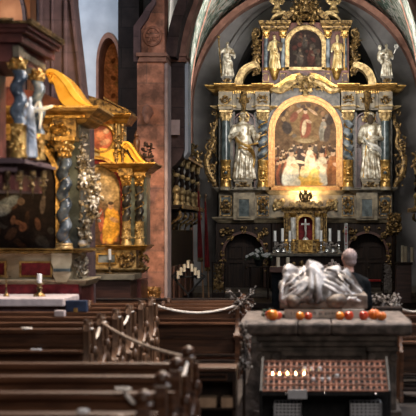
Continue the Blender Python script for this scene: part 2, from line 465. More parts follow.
# ---- paintings: a canvas grid whose pigment colours are mixed per vertex
def canvas(pl, d, outline, base, marks, res=2.4, seed=1, grain=.35, mottle=.5):
    """outline(py) -> (x0, x1); outline.y = (top, bottom); base(px,py) -> rgb arrays; marks = [(cx,cy,rx,ry,deg,(r,g,b))]"""
    x0, x1, y0, y1, fn = outline
    ny = max(8, int((y1 - y0) * res)); nx = max(8, int((x1 - x0) * res))
    ys = np.linspace(y0, y1, ny + 1); U = np.linspace(0, 1, nx + 1)
    PX = np.zeros((ny + 1, nx + 1)); PY = np.zeros_like(PX)
    for i, y in enumerate(ys):
        a, b = fn(y); PX[i] = a + (b - a) * U; PY[i] = y
    C = np.array(base(PX, PY)).transpose(1, 2, 0).astype(float) if callable(base) else np.ones(PX.shape + (3,)) * np.array(base)
    rs = np.random.RandomState(seed)
    for cx, cy, rx, ry, deg, c in marks:
        a = math.radians(deg); dx = PX - cx; dy = PY - cy
        u = (dx * math.cos(a) + dy * math.sin(a)) / rx; v = (-dx * math.sin(a) + dy * math.cos(a)) / ry
        t = np.sqrt(u * u + v * v); al = np.clip((1.12 - t) / .35, 0, 1); al = al * al * (3 - 2 * al)
        C = C * (1 - al[..., None]) + np.array(c) * al[..., None]
    for fq in (.22, .45, .9):
        p = rs.rand(6) * 6.3
        C *= (1 + mottle * .55 * np.sin(PX * fq + p[0] + 1.7 * np.sin(PY * fq * .8 + p[1])) * np.sin(PY * fq * 1.1 + p[2] + 1.7 * np.sin(PX * fq * .7 + p[3])))[..., None]
    C *= (1 + grain * (rs.rand(*PX.shape)[..., None] - .5)); C = np.clip(C, 0, 1)
    m = MB(); W = nx + 1
    for i in range(ny + 1):
        for j in range(nx + 1): m.v.append(pl.p(PX[i, j], PY[i, j], d))
    m.f = [(i * W + j, (i + 1) * W + j, (i + 1) * W + j + 1, i * W + j + 1) for i in range(ny) for j in range(nx)]
    m.col = np.concatenate([C.reshape(-1, 3), np.ones((len(m.v), 1))], 1)
    return m

def arch_fn(cx, hw, yspr, ytop):
    def f(y):
        if y >= yspr: return cx - hw, cx + hw
        t = min(1, (yspr - y) / (yspr - ytop)); w = hw * math.sqrt(max(0, 1 - t * t)) + .05
        return cx - w, cx + w
    return f

def rect_fn(x0, x1): return lambda y: (x0, x1)

def folk(cx, y, h, robe, skin=(.5, .33, .22), lean=0, dark=(.06, .04, .03)):
    """painted standing figure as brush marks"""
    w = h * .2
    k = [(cx + lean * .2, y - h * .36, w, h * .38, lean, robe), (cx - w * .45, y - h * .25, w * .35, h * .27, lean + 6, tuple(q * .72 for q in robe)),
         (cx + lean * .05, y - h * .68, w * .62, h * .15, lean, robe), (cx + w * .5, y - h * .55, w * .62, h * .055, 25, skin),
         (cx + lean * .1, y - h * .88, h * .068, h * .085, 0, skin), (cx + lean * .1, y - h * .95, h * .07, h * .045, 0, dark)]
    return k

# ---- carved / living figures
def rings(m, c, data, seg=36, k=9, ph=0, rotz=0):
    """robe: stack of folded ellipses (z, rx, ry, ox, oy, fold)"""
    c = Vector(c); vs = []; fs = []
    ca, sa = math.cos(rotz), math.sin(rotz)
    for z, rx, ry, ox, oy, fo in data:
        for i in range(seg):
            a = 2 * PI * i / seg
            f = 1 + fo * (math.sin(k * a + ph + z * 1.3) * .7 + .3 * math.sin((k * 2 - 1) * a + ph * 2))
            x, y = ox + rx * f * math.cos(a), oy + ry * f * math.sin(a)
            vs.append((c.x + x * ca - y * sa, c.y + x * sa + y * ca, c.z + z))
    n = len(data)
    for i in range(n - 1):
        for j in range(seg):
            j2 = (j + 1) % seg
            fs.append((i * seg + j, i * seg + j2, (i + 1) * seg + j2, (i + 1) * seg + j))
    fs.append(tuple(reversed(range(seg)))); fs.append(tuple(range((n - 1) * seg, n * seg)))
    m.add(vs, fs)

def head(m, c, s, face, beard=False, hair=False):
    """s = head height; face = horizontal unit direction the face looks at"""
    c = Vector(c); f = Vector(face).normalized(); side = f.cross(Vector((0, 0, 1))).normalized(); up = side.cross(f).normalized()
    rot = Matrix((side, f, up)).transposed()
    m.ell(c, (s * .36, s * .44, s * .5), rot, ICO2)
    m.ell(c + f * s * .10 - up * s * .2, (s * .27, s * .32, s * .30), rot, ICO2)      # jaw
    m.ell(c + f * s * .45 - up * s * .06, (s * .05, s * .08, s * .12), rot)            # nose
    m.ell(c + f * s * .36 + up * s * .09, (s * .22, s * .06, s * .04), rot)            # brow
    m.ell(c + f * s * .36 - up * s * .25, (s * .11, s * .06, s * .035), rot)           # mouth
    for q in (-1, 1):
        m.ell(c + side * q * s * .37 - up * s * .04, (s * .05, s * .09, s * .13), rot) # ear
        m.ell(c + f * s * .385 + side * q * s * .14 + up * s * .02, (s * .06, s * .04, s * .035), rot)  # eye
    if beard: m.ell(c + f * s * .26 - up * s * .48, (s * .22, s * .2, s * .34), rot, ICO2)
    if hair: m.ell(c - f * s * .08 + up * s * .1, (s * .42, s * .46, s * .48), rot, ICO2)

def hand(m, w, d, s, curl=.5, side=1):
    """hand at wrist w pointing along d; s = hand length: palm, five separate bent fingers"""
    w = Vector(w); d = Vector(d).normalized()
    n = d.cross(Vector((0, 0, 1)));
    if n.length < .1: n = d.cross(Vector((0, 1, 0)))
    n.normalize(); pn = n.cross(d).normalized()
    rot = Matrix((n, d, pn)).transposed()
    m.ell(w + d * s * .27, (s * .21, s * .30, s * .10), rot, ICO2)
    for i, L in enumerate((.40, .47, .44, .34)):
        b = w + d * s * .48 + n * s * (.145 - .095 * i)
        p1 = b + d * s * L * .5 - pn * s * .08 * curl; p2 = p1 + (d * (1 - curl * .7) - pn * curl) * s * L * .35; p3 = p2 + (d * (1 - curl) - pn * curl * 1.2) * s * L * .22
        m.tube([b - d * s * .15, b, p1, p2, p3], [s * .05, s * .05, s * .045, s * .04, s * .03], 6)
    b = w + d * s * .12 + n * s * .17 * side
    m.tube([b - n * s * .08 * side, b + d * s * .14 + n * s * .10 * side - pn * s * .05, b + d * s * .32 + n * s * .12 * side - pn * s * .12], [s * .06, s * .055, s * .035], 6)

def limb(m, pts, rad, seg=10): m.tube(smooth_path(pts, 4), list(np.interp(np.linspace(0, 1, (len(pts) - 1) * 4 + 1), np.linspace(0, 1, len(rad)), rad)), seg)

def saint(root, base, h, seed, mat_robe, arms, beard=False, hair=True, mitre=False, face=(0, -1, 0), voxel=None, name='figure', sway=1, cloak=None, turn=0, slim=1):
    """robed standing statue, one continuous figure; arms = [(elbow), (hand)] offsets in fractions of h for each side"""
    r = random.Random(seed); m = MB(); b = Vector(base); ph = r.uniform(0, 6)
    dat = [(0, .145, .11, 0, 0, .14), (.03, .15, .115, 0, 0, .26), (.14, .134, .106, .0, -.01, .28), (.28, .124, .10, .012, -.018, .22), (.42, .120, .098, .02, -.012, .15),
           (.52, .122, .094, .02, 0, .06), (.60, .105, .085, .012, 0, .04), (.68, .112, .086, .004, 0, .03), (.76, .125, .088, 0, 0, .02), (.81, .122, .076, -.004, 0, .01), (.835, .085, .06, -.004, 0, 0), (.855, .045, .042, -.004, 0, 0), (.89, .038, .04, -.004, -.01, 0)]
    rings(m, b, [(z * h, rx * h, ry * h, ox * h * sway, oy * h, fo) for z, rx, ry, ox, oy, fo in dat], 44, 7, ph, turn)
    # hanging folds
    for i in range(8):
        a = -PI / 2 + (i - 3.5) * .42 + r.uniform(-.12, .12); x = math.cos(a); y = math.sin(a)
        top = Vector((x * .10, y * .09, r.uniform(.40, .6))) * h; bot = Vector((x * .155 + r.uniform(-.03, .03), y * .125, .01)) * h
        mid = (top + bot) / 2 + Vector((r.uniform(-.02, .02), -.012, 0)) * h
        limb(m, [b + top, b + mid, b + bot], [.008 * h, .020 * h, .022 * h], 7)
    # diagonal mantle across the hips
    limb(m, [b + Vector((-.12, -.03, .62)) * h * 1, b + Vector((-.02, -.12, .50)) * h, b + Vector((.11, -.08, .44)) * h, b + Vector((.14, 0, .30)) * h], [.022 * h, .034 * h, .036 * h, .014 * h], 8)
    limb(m, [b + Vector((-.11, -.05, .55)) * h, b + Vector((.0, -.12, .42)) * h, b + Vector((.11, -.09, .34)) * h], [.015 * h, .024 * h, .018 * h], 8)
    for sgn, (e, w) in zip((-1, 1), arms):
        sh = b + Vector((sgn * .115, 0, .79)) * h; el = b + Vector(e) * h; wr = b + Vector(w) * h
        limb(m, [sh, el], [.048 * h, .042 * h]); limb(m, [el, wr], [.046 * h, .024 * h])
        m.ell(el + Vector((0, 0, -.03 * h)), (.04 * h, .04 * h, .06 * h))
        hand(m, wr, wr - el, .10 * h, .6, -sgn)
    head(m, b + Vector((-.004, -.018, .935)) * h, .125 * h, face, beard, hair)
    if mitre:
        c = b + Vector((-.004, -.01, .985)) * h
        m.lathe(c, [(.052 * h, -.02 * h), (.060 * h, .02 * h), (.052 * h, .06 * h), (.02 * h, .105 * h), (.003 * h, .12 * h)], 14, 1, .6)
    if slim != 1: m.v = [Vector((b.x + (v.x - b.x) * slim, v.y, v.z)) for v in m.v]
    o = m.build(name, mat_robe, root, voxel=voxel or h * .0085)
    if cloak:
        k = MB()
        pts = smooth_path([b + Vector((-.135, -.02, .66)) * h, b + Vector((-.05, -.125, .54)) * h, b + Vector((.09, -.115, .47)) * h, b + Vector((.155, -.03, .36)) * h, b + Vector((.15, -.02, .18)) * h], 5)
        k.tube(pts, [.016 * h + .012 * h * math.sin(PI * i / (len(pts) - 1)) for i in range(len(pts))], 8)
        k.tube([p + Vector((.01 * h, 0, -.05 * h)) for p in pts[2:-4]], .016 * h, 8)
        k.build('sash', cloak, root)
    return o

def putto(m, c, s, r, ang=0):
    """small winged child figure carved in one piece"""
    c = Vector(c)
    m.ell(c, (s * .2, s * .17, s * .27), None, ICO2); m.ell(c + Vector((r.uniform(-.05, .05) * s, -s * .05, s * .42)), s * .17, None, ICO2)
    for q in (-1, 1):
        m.tube([c + Vector((q * .15 * s, 0, .2 * s)), c + Vector((q * .36 * s, -.12 * s, (.1 + r.uniform(-.1, .3)) * s)), c + Vector((q * .45 * s, -.2 * s, (.25 + r.uniform(-.2, .3)) * s))], [.08 * s, .07 * s, .05 * s], 7)
        m.tube([c + Vector((q * .1 * s, 0, -.18 * s)), c + Vector((q * .22 * s, -.16 * s, -.36 * s)), c + Vector((q * .16 * s, .02 * s, -.62 * s))], [.11 * s, .09 * s, .05 * s], 7)
        m.ell(c + Vector((q * .3 * s, .14 * s, .22 * s)), (s * .26, s * .04, s * .15), Matrix.Rotation(-q * .7, 3, 'Y'), ICO2)

# ================================================================== THE SETTING
MIR = lambda pts, c=305.5: [(2 * c - x, y) for x, y in pts]
struct(MB().box(-9, 7, 0, 42, -.3, 0).build('floor', 'tile', smooth=False))
struct(MB().box(-3.45, 3.45, 31.6, 41.5, 0, .16).box(-3.45, 3.45, 32.1, 41.5, .16, .30).build('trim_1', 'wood_dark', smooth=False, bevel=.02))     # chancel steps
struct(MB().box(-3.45, 3.45, 34.8, 41.5, .30, .42).build('trim_2', 'stone_brown', smooth=False, bevel=.02))
for sd, x0 in (('left', -3.75), ('right', 3.45)):
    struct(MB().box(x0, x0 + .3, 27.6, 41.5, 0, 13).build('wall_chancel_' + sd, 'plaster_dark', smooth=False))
pw = PL(39.2)
ia, oa = arch(305.5, 76, 330, 116, 8, 40), arch(305.5, 124, 330, 108, -16, 40)
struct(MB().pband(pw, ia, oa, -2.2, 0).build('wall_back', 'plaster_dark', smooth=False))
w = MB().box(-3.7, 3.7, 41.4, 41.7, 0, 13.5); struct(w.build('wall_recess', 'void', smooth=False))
struct(MB().pband(pw, arch(305.5, 88, 330, 114, -2, 40), arch(305.5, 92, 330, 113, -5, 40), 0, .16).build('trim_3', 'plaster_dark'))
struct(MB().pband(PL(38.9), arch(305.5, 113, 330, 108, -8, 40), arch(305.5, 119, 330, 108, -14, 40), -.3, .25).build('trim_4', 'sand_rib'))
W = [(187, 118), (188, 104), (190, 80), (197, 56), (209, 32), (226, 12), (247, -4), (275, -14), (305.5, -17)]
D = [(187, 100), (188.5, 84), (192, 60), (197, 36), (203, 16), (208, 0), (222, -32), (258, -62), (305.5, -80)]
T = [(183, 100), (183.5, 80), (185, 58), (188, 36), (193, 16), (199, 0), (212, -36), (244, -76), (305.5, -104)]
PW, PD, PT = PL(38.7), PL(33.2), PL(27.6)
for sd, fl in (('left', lambda q: q), ('right', MIR)):
    for nm, A, pa, B, pb in (('a', W, PW, D, PD), ('b', D, PD, T, PT)):
        a = smooth_path([pa.p(*q) for q in fl(A)], 5); b = smooth_path([pb.p(*q) for q in fl(B)], 5)
        m = MB(); n = len(a); K = 6
        for i in range(n):
            for k in range(K + 1):
                t = k / K; p = a[i].lerp(b[i], t); p.z += .22 * math.sin(PI * t) * min(1, i / 12); m.v.append(p)
        m.f = [(i * (K + 1) + k, i * (K + 1) + k + 1, (i + 1) * (K + 1) + k + 1, (i + 1) * (K + 1) + k) for i in range(n - 1) for k in range(K)]
        o = m.build('ceiling', 'vault'); s = o.modifiers.new('Solidify', 'SOLIDIFY'); s.thickness = .12; s.offset = 0; struct(o)
    struct(MB().tube(smooth_path([PD.p(*q) for q in fl(D)], 6), .085, 8).build('trim_5', 'sand_rib'))
    # chancel arch: two brown stone orders springing from an impost
    A = [tuple(v[:2]) for v in smooth_path([(x, y, 0) for x, y in T[2:]], 5)]
    B = [(x - 9, y - 1) for x, y in A]; Cc = [(x - 20, y - 3) for x, y in A]
    m = MB(); m.pband(PL(27.0), fl(A), fl(B), -.7, .0); struct(m.build('trim_6', 'sand_rib', smooth=False))
    m = MB(); m.pband(PL(26.4), fl(B), fl(Cc), -.9, .0); struct(m.build('trim_7', 'sand_dark', smooth=False))
    m = MB(); X = fl([(168, 62), (184, 62), (184, 150), (181, 158), (176, 164), (171, 168), (168, 160)])
    m.pprism(PL(27.0), X, -.7, 0); struct(m.build('trim_8', 'sand_dark', smooth=False))
    m = MB(); X = fl([(184, 62), (188, 62), (188, 152), (184, 158)])
    m.pprism(PL(27.2), X, -.7, 0); struct(m.build('trim_9', 'plaster', smooth=False))  # lit strip of the chancel wall, its brightness painted as white plaster
    x0, x1 = sorted((fl([(166, 0)])[0][0], fl([(187, 0)])[0][0]))
    struct(MB().pbox(PL(27), x0, x1, 54, 57, -.7, .12).pbox(PL(27), x0 + 1, x1 - 1, 57, 62, -.7, .07).build('trim_10', 'sand_rib', smooth=False))
    # pier of squared blocks with relief above its impost
    pp = PL(26)
    x0, x1 = sorted((fl([(137, 0)])[0][0], fl([(164, 0)])[0][0]))
    struct(MB().box(pp.X(x0), pp.X(x1), 26, 26.8, 0, pp.Z(58)).build('wall_pier_' + sd, 'sand', smooth=False, bevel=.015))
    m = MB(); X = fl([(163.5, 300), (167, 300)])
    m.box(min(pp.X(X[0][0]), pp.X(X[1][0])), max(pp.X(X[0][0]), pp.X(X[1][0])), 26.1, 26.8, 0, pp.Z(62)); struct(m.build('trim_11', 'sand_pale', smooth=False))  # lit edge of the pier, the light painted as paler stone
    m = MB(); a, b = sorted((fl([(137, 0)])[0][0], fl([(167.5, 0)])[0][0]))
    m.pbox(pp, a, b, 53.5, 57, -.8, .14); m.pbox(pp, a + 1, b - 1, 57, 62, -.8, .08); struct(m.build('trim_12', 'sand_rib', smooth=False))
    m = MB(); X = fl([(140, 54), (140, 28), (147, 18), (149, 10), (154, 4), (156, -60), (164, -60), (164, 54)]); m.pprism(pp, X, -.8, -.06)
    struct(m.build('wall_pier_top_' + sd, 'sand', smooth=False))
    m = MB(); X = fl([(134, 62), (134, 27), (143, 14), (147, 7), (152, 2), (153, -60), (157, -60), (156, 4), (151, 12), (148, 19), (141, 29), (141, 54), (138, 62)]); m.pprism(pp, X, -.8, .08)
    struct(m.build('trim_13', 'sand_purple', smooth=False))
m = MB().tube([pp.p(152 + 8.5 * math.cos(a * PI / 12), 36 + 9 * math.sin(a * PI / 12), -.05) for a in range(24)], .025, 6, 1, True)
m.carve(pp, 146, 159, 29, 43, -.05, 9, 3, 3.2, True, .04); struct(m.build('trim_14', 'sand', smooth=True))
m = MB(); head(m, pp.p(147.5, 112, .02), .30, (0, -1, 0), True); struct(m.build('trim_15', 'sand_rib'))       # head carved on the pier
struct(MB().pbox(PL(26.9), 168.5, 180, 120, 135, 0, .06).build('trim_16', 'sand_pale', smooth=False))
# side face in painted shade beside the pier and the white aisle wall with its arched niche
pa = PL(27.4)
struct(MB().pbox(pa, 121.5, 142, -80, 330, -1, .5).build('wall_aisle_side', 'sand_shade', smooth=False))
m = MB().pbox(pa, -90, 96.4, -90, 350, -1, 0); m.pbox(pa, 120.8, 122, -90, 350, -1, 0)
A = arch(108.6, 12.2, 330, 66, 33, 24)[1:-1]
m.pband(pa, A, [(x, -90) for x, y in A], -1, 0); struct(m.build('wall_aisle', 'plaster', smooth=False))
struct(MB().pband(pa, arch(108.6, 12.4, 330, 66, 32.5), arch(108.6, 10, 330, 66, 38), -.8, .03).build('trim_17', 'sand_rib', smooth=False))
mk = [(104 + i % 3 * 4, 50 + i * 6, 2.2, 3.2, i * 31, ((.34, .14, .07), (.16, .06, .03), (.40, .22, .10))[i % 3]) for i in range(10)]
struct(canvas(pa, -.75, (96, 121.3, 33, 200, arch_fn(108.6, 12.3, 66, 33)), (.46, .20, .10), mk, 1.6, 5, .3).build('wall_niche', 'fresco'))
# aisle pier behind the first side altar, its arch springing to the rear, and the ochre wall bay at far left
pq = PL(20)
X = [(36, -70), (70, -70), (71.5, 0), (74.5, 30), (78, 60), (81, 88), (83.5, 108), (89, 128), (91, 345), (36, 345)]
struct(MB().pprism(pq, X, -.5, 0).build('wall_aisle_pier', 'sand_purple', smooth=False))
m = MB()
for x, r in ((40, 2.6), (52, 1.7), (65, 2.4)): m.tube([pq.p(x, 345, .0), pq.p(x, -70, .0)], r * pq.s, 10)
m.pband(pq, [(69, -70), (70.5, 0), (73.5, 30), (77, 60), (80, 88), (82.5, 108)], [(71.5, -70), (73, 0), (76, 30), (79.5, 60), (82.5, 88), (85, 108)], -.5, .05)
struct(m.build('trim_18', 'sand_purple'))
po = PL(22.5)
struct(MB().pbox(po, -110, 30, -80, 345, -.6, 0).build('wall_side_bay', 'ochre', smooth=False))
struct(MB().pband(po, arch(4, 20, 200, 22, -18), arch(4, 23, 200, 22, -22), 0, .12).build('trim_19', 'sand_dark', smooth=False))
struct(MB().box(PL(13).X(-75), PL(14.25).X(-8), 13.25, 14.25, 0, 4.6).build('wall_nave_pier', 'sand_purple', smooth=False))

# ================================================================== THE HIGH ALTAR
A0 = PL(37.5); CA = 305.5
ha = thing('high_altar', 'towering gilded high altar with paired columns and an arched painting, filling the chancel end', 'altar', (A0.X(CA), 37.5, .42))
def both(fn):
    for s in (-1, 1): fn(s)
def mx(s, x0, x1):
    """mirror an x span measured on the left half"""
    return (x0, x1) if s < 0 else (2 * CA - x1, 2 * CA - x0)
def mp(s, x): return x if s < 0 else 2 * CA - x
# lower storey: dark wooden body with two arched doors
m = MB()
for s in (-1, 1):
    xa, xb = mx(s, 216, 224); m.pbox(A0, xa, xb, 222, 291, -.8, .0)
    xa, xb = mx(s, 264, 272); m.pbox(A0, xa, xb, 222, 291, -.8, .0)
    c = mp(s, 244); oa_ = arch(c, 20.2, 291, 254, 233, 20)[1:-1]; m.pband(A0, oa_, [(x, 222) for x, y in oa_], -.8, 0)
m.pbox(A0, 271, 340, 222, 291, -.8, 0); m.build('lower_body', 'wood_dark', ha, False)
for s in (-1, 1):
    c = mp(s, 244)
    d = MB().pband(A0, arch(c, 19.6, 291, 254, 234, 20), [(c, y) for x, y in arch(c, 19.6, 291, 254, 234, 20)], -.5, -.42)
    for q in (-9, 9): d.pframe(A0, c + q - 8, c + q + 8, 262, 288, 1.4, -.42, -.37); d.pframe(A0, c + q - 7, c + q + 7, 246, 259, 1.2, -.42, -.38)
    do = d.build('door', 'wood_dark', ha, False)
    k = MB().ell(A0.p(c + 2, 268, -.34), .03); k.build('knob', 'gold_dull', do)
    MB().pband(A0, arch(c, 19.6, 291, 254, 233.5, 24), arch(c, 22, 291, 254, 231, 24), -.1, .06).build('door_arch', 'wood_red', ha)
    m = MB()
    for q in (-1, 1):
        m = MB(); m.carve(A0, c + q * 17 - 7, c + q * 17 + 7, 226, 240, .03, 16, 11 + q, 4.2, False, .09); m.build('spandrel_carving', 'gold_dull', ha)
        m = MB(); m.carve(A0, c + q * 21.5 - 2.5, c + q * 21.5 + 2.5, 243, 275, .03, 14, 21 + q, 3, True, .06); m.build('door_jamb_carving', 'gold_dull', ha)
    m = MB(); m.carve(A0, c - 3, c + 3, 227, 234, .05, 8, 4, 3); m.build('keystone_carving', 'gold_dull', ha)
# predella: ledge, framed panels, carved panels
m = MB().cornice(A0, 219, 392, 217, 223, -.8, .20, ((0, 1.0), (.5, .6))); m.pbox(A0, 219, 392, 190.5, 218, -.8, .0)
for s in (-1, 1):
    xa, xb = mx(s, 234, 255); m.pbox(A0, xa, xb, 193, 220, 0, .28)
m.build('predella', 'marble_pale', ha, False)
m = MB().cornice(A0, 219, 392, 187.5, 192.5, -.8, .16, ((0, 1.0), (.45, .55)))
for s in (-1, 1):
    xa, xb = mx(s, 234, 255); m.cornice(A0, xa, xb, 189.5, 194, .1, .26, ((0, 1), (.5, .8)))
m.build('predella_ledge', 'marble_grey', ha, False)
for s in (-1, 1):
    for a, b, sd in ((220, 232, 1), (257, 269, 2)):
        xa, xb = mx(s, a, b)
        fr = MB().pframe(A0, xa, xb, 196, 216, 1.2, 0, .05).build('panel_frame', 'gold_dull', ha, False)
        MB().pbox(A0, xa + 1, xb - 1, 197, 215, 0, .02).build('panel', 'marble_dark', fr, False)
        MB().carve(A0, xa + 2, xb - 2, 198, 214, .04, 16, sd, 4, True, .07).build('panel_carving', 'gold_dull', fr)
    xa, xb = mx(s, 238, 251)
    fr = MB().pframe(A0, xa, xb, 198, 218, 1.5, .28, .34).build('panel_frame', 'marble_pale', ha, False); MB().pbox(A0, xa + 1.4, xb - 1.4, 199, 217, .28, .30).build('panel', 'marble_dark', fr, False)
# main storey
m = MB()
for s in (-1, 1):
    xa, xb = mx(s, 219, 235); m.pbox(A0, xa, xb, 112, 190, -.8, .02)
    xa, xb = mx(s, 254, 271); m.pbox(A0, xa, xb, 112, 190, -.8, .02)
m.pbox(A0, 271, 340, 88, 190, -.8, -.02); m.build('main_body', 'marble_grey', ha, False)
for s in (-1, 1):
    c = mp(s, 244.5)
    A_ = arch(c, 10, 190, 122, 113, 14); m = MB().pband(A0, A_, [(c, y) for x, y in A_], -.5, -.3); m.pband(A0, A_, [(c + (x - c) * 1.08, y - 1) for x, y in A_], -.5, .05)
    m.build('niche', 'marble_red', ha, False)
    MB().carve(A0, c - 5, c + 5, 112, 122, .18, 12, 5, 3.4, True, .1).build('niche_cartouche', 'gold_pale', ha)
    # outer smooth column, inner twisted column, each with a gilt sleeve, base and capital
    for px, tw in ((226.3, False), (263.2, True)):
        c = mp(s, px); cc = (A0.X(c), 37.5 - .24, 0); sx = A0.s
        col = MB()
        if tw: col.twist(cc, 3.7 * sx, 1.5 * sx, A0.Z(161), A0.Z(121), 3.5 * -s, 70, 14, .5)
        else: col.lathe(cc, [(4.5 * sx, A0.Z(162)), (4.5 * sx, A0.Z(150)), (4.0 * sx, A0.Z(121))], 18)
        co = col.build('column', 'marble_blue' if tw else 'marble_dark', ha)
        if tw: MB().helix(cc, 3.9 * sx, A0.Z(161), A0.Z(121), 3.5 * -s, .62 * sx, .5 + PI, 60, 16).build('garland', 'gold', co)
        sl = MB().lathe(cc, [(5.3 * sx, A0.Z(188)), (5.6 * sx, A0.Z(186)), (4.9 * sx, A0.Z(183)), (5.1 * sx, A0.Z(172)), (4.8 * sx, A0.Z(163)), (5.4 * sx, A0.Z(162)), (5.4 * sx, A0.Z(160.5))], 18)
        sl.carve(PL(37.5 - .24), c - 4.2, c + 4.2, 164, 183, .15, 16, 6, 3, True, .06)
        so = sl.build('column_sleeve', 'gold', co)
        if not tw: MB().ell((cc[0], cc[1] - 4.6 * sx, A0.Z(173)), (2.3 * sx, .05, 4.2 * sx), None, ICO2).build('medallion', 'marble_dark', co)
        MB().lathe(cc, [(6.2 * sx, A0.Z(190.5)), (6.2 * sx, A0.Z(188.5)), (5.4 * sx, A0.Z(187))], 18).build('column_base', 'marble_pale', co)
        cp = MB().lathe(cc, [(3.9 * sx, A0.Z(122)), (4.4 * sx, A0.Z(120.5)), (4.0 * sx, A0.Z(119.5)), (4.6 * sx, A0.Z(115)), (6.2 * sx, A0.Z(112.5))], 18, 1, 1, 8, .08)
        for k in range(8):
            a = k * PI / 4; q = Vector((math.cos(a), math.sin(a), 0)); b = Vector(cc)
            for zz, rr in ((118, 4.3), (115.5, 5)):
                p0 = b + q * 4 * sx; cp.tube([p0 + Vector((0, 0, A0.Z(zz + 2))), p0 + q * .6 * sx + Vector((0, 0, A0.Z(zz))), p0 + q * 1.9 * sx + Vector((0, 0, A0.Z(zz - 1.6))), p0 + q * 2.5 * sx + Vector((0, 0, A0.Z(zz - .4)))], [.9 * sx, 1.1 * sx, .8 * sx, .3 * sx], 6)
        cp.pbox(PL(37.26), c - 6.4, c + 6.4, 110.5, 112.5, -.2, .2); cp.build('capital', 'gold_pale', co)
# entablature: breaks forward over the columns
m = MB()
for s in (-1, 1):
    xa, xb = mx(s, 219, 270); m.pbox(A0, xa, xb, 92, 110.6, -.8, .18)
    for a, b in ((219.5, 233), (256, 270)):
        xa, xb = mx(s, a, b); m.pbox(A0, xa, xb, 93, 110.6, 0, .42)
    xa, xb = mx(s, 237, 252); m.pbox(A0, xa, xb, 93, 109, 0, .30)
m.halves('entablature', 'marble_pale', ha, A0.X(CA), False)
m = MB()
for s in (-1, 1):
    xa, xb = mx(s, 219, 270); m.cornice(A0, xa, xb, 106.5, 110.6, 0, .24, ((0, 1), (.4, .85), (.7, .75)))
    for a, b in ((219.5, 233), (256, 270)):
        xa, xb = mx(s, a, b); m.cornice(A0, xa, xb, 106.5, 110.8, 0, .47, ((0, 1), (.4, .94), (.7, .9)), .02)
m.halves('architrave', 'gold_pale', ha, A0.X(CA), False)
for s in (-1, 1):
    for a, b, q in ((221, 232, 31), (257.5, 268.5, 32), (238.5, 250.5, 33)):
        xa, xb = mx(s, a, b); MB().carve(A0, xa, xb, 97, 105, .43 if q != 33 else .31, 12, q, 3, True, .06).build('frieze_carving', 'gold_dull', ha)
    c = mp(s, 244.5); m = MB().tube([A0.p(c, 94, .36), A0.p(c, 100, .46), A0.p(c, 107, .36), A0.p(c, 112, .30)], [.10, .09, .07, .05], 8); m.build('keystone_corbel', 'gold_dull', ha)
m = MB()
for s in (-1, 1):
    xa, xb = mx(s, 214, 271); m.cornice(A0, xa, xb, 86.5, 93, -.8, .42, ((0, .9), (.22, .82), (.42, .66), (.62, .5), (.8, .3)), .55)
    for a, b in ((218.5, 234), (255.5, 271)):
        xa, xb = mx(s, a, b); m.cornice(A0, xa, xb, 86, 93.4, 0, .72, ((0, 1), (.24, .93), (.45, .82), (.65, .7), (.85, .6)), .12)
    xa, xb = mx(s, 220, 270); m.dentils(A0, xa, xb, 92, 94.6, 22, .18, .36)
m.halves('cornice', 'gold', ha, A0.X(CA), False)
# arched main picture
fo = MB().pband(A0, arch(CA, 36.8, 190, 132.5, 95.5, 40), arch(CA, 34.2, 190, 132.5, 98.2, 40), -.05, .20)
fo.pband(A0, arch(CA, 34.2, 190, 132.5, 98.2, 40), arch(CA, 32, 190, 132.5, 100.5, 40), -.05, .13)
fo.pband(A0, arch(CA, 32, 190, 132.5, 100.5, 40), arch(CA, 30.6, 190, 132.5, 102, 40), -.05, .17)
fo.pbox(A0, CA - 36.8, CA + 36.8, 187, 190.5, -.05, .20); fo.pbox(A0, CA - 34, CA + 34, 185.8, 187, -.05, .13)
M['frame_gold'] = mat('orange_gold_frame', (.34, .145, .035), (.52, .26, .075), 12, .38, .4, .25, 40)
fr = fo.build('picture_frame', 'frame_gold', ha)
rr = random.Random(12)
def base_main(x, y):
    t = np.clip((y - 102) / 84, 0, 1); g = np.exp(-((x - 306) / 22) ** 2 - ((y - 118) / 20) ** 2)
    n = .5 + .5 * np.sin(x * .55 + np.sin(y * .31) * 2) * np.sin(y * .42 + np.sin(x * .27) * 2)
    return .10 + .15 * g + .06 * n, .055 + .09 * g + .04 * n, .03 + .03 * g + .022 * n
mk = []
for i in range(26):
    a = i / 26 * 2 * PI; mk.append((306 + 21 * math.cos(a) + rr.uniform(-2, 2), 122 + 17 * math.sin(a) + rr.uniform(-2, 2), 2.6, 2.2, rr.uniform(0, 180), rr.choice(((.36, .22, .10), (.10, .06, .04), (.30, .16, .08), (.20, .15, .11)))))
mk += [(306, 139, 13, 3.6, 0, (.30, .19, .09)), (306, 141, 9, 2.2, 0, (.42, .30, .16))]
mk += folk(305.5, 138, 30, (.30, .095, .055), (.55, .36, .22)) + [(298, 112, 6, 1.5, -35, (.60, .38, .22)), (313, 112, 6, 1.5, 35, (.60, .38, .22)), (304, 128, 2.4, 8, 6, (.62, .46, .28))]
mk += [(294, 117, 3.5, 6, 30, (.24, .085, .05))]
for i in range(84):
    x = rr.uniform(275, 336); t = rr.random() ** .8; y = 144 + 24 * t; q = 1.0 + .9 * t
    mk.append((x + rr.uniform(-1, 1), y + 4 * q, 2.2 * q, 4.5 * q, rr.uniform(-25, 25), rr.choice(((.17, .05, .03), (.08, .045, .03), (.24, .14, .06), (.10, .075, .06), (.30, .10, .04), (.40, .30, .17), (.06, .04, .035)))))
    mk.append((x, y, 1.15 * q, 1.35 * q, 0, rr.choice(((.58, .38, .23), (.40, .25, .15), (.56, .40, .26), (.32, .2, .13)))))
    mk.append((x + rr.uniform(-.4, .4), y - .9 * q, 1.0 * q, .6 * q, 0, (.07, .045, .03)))
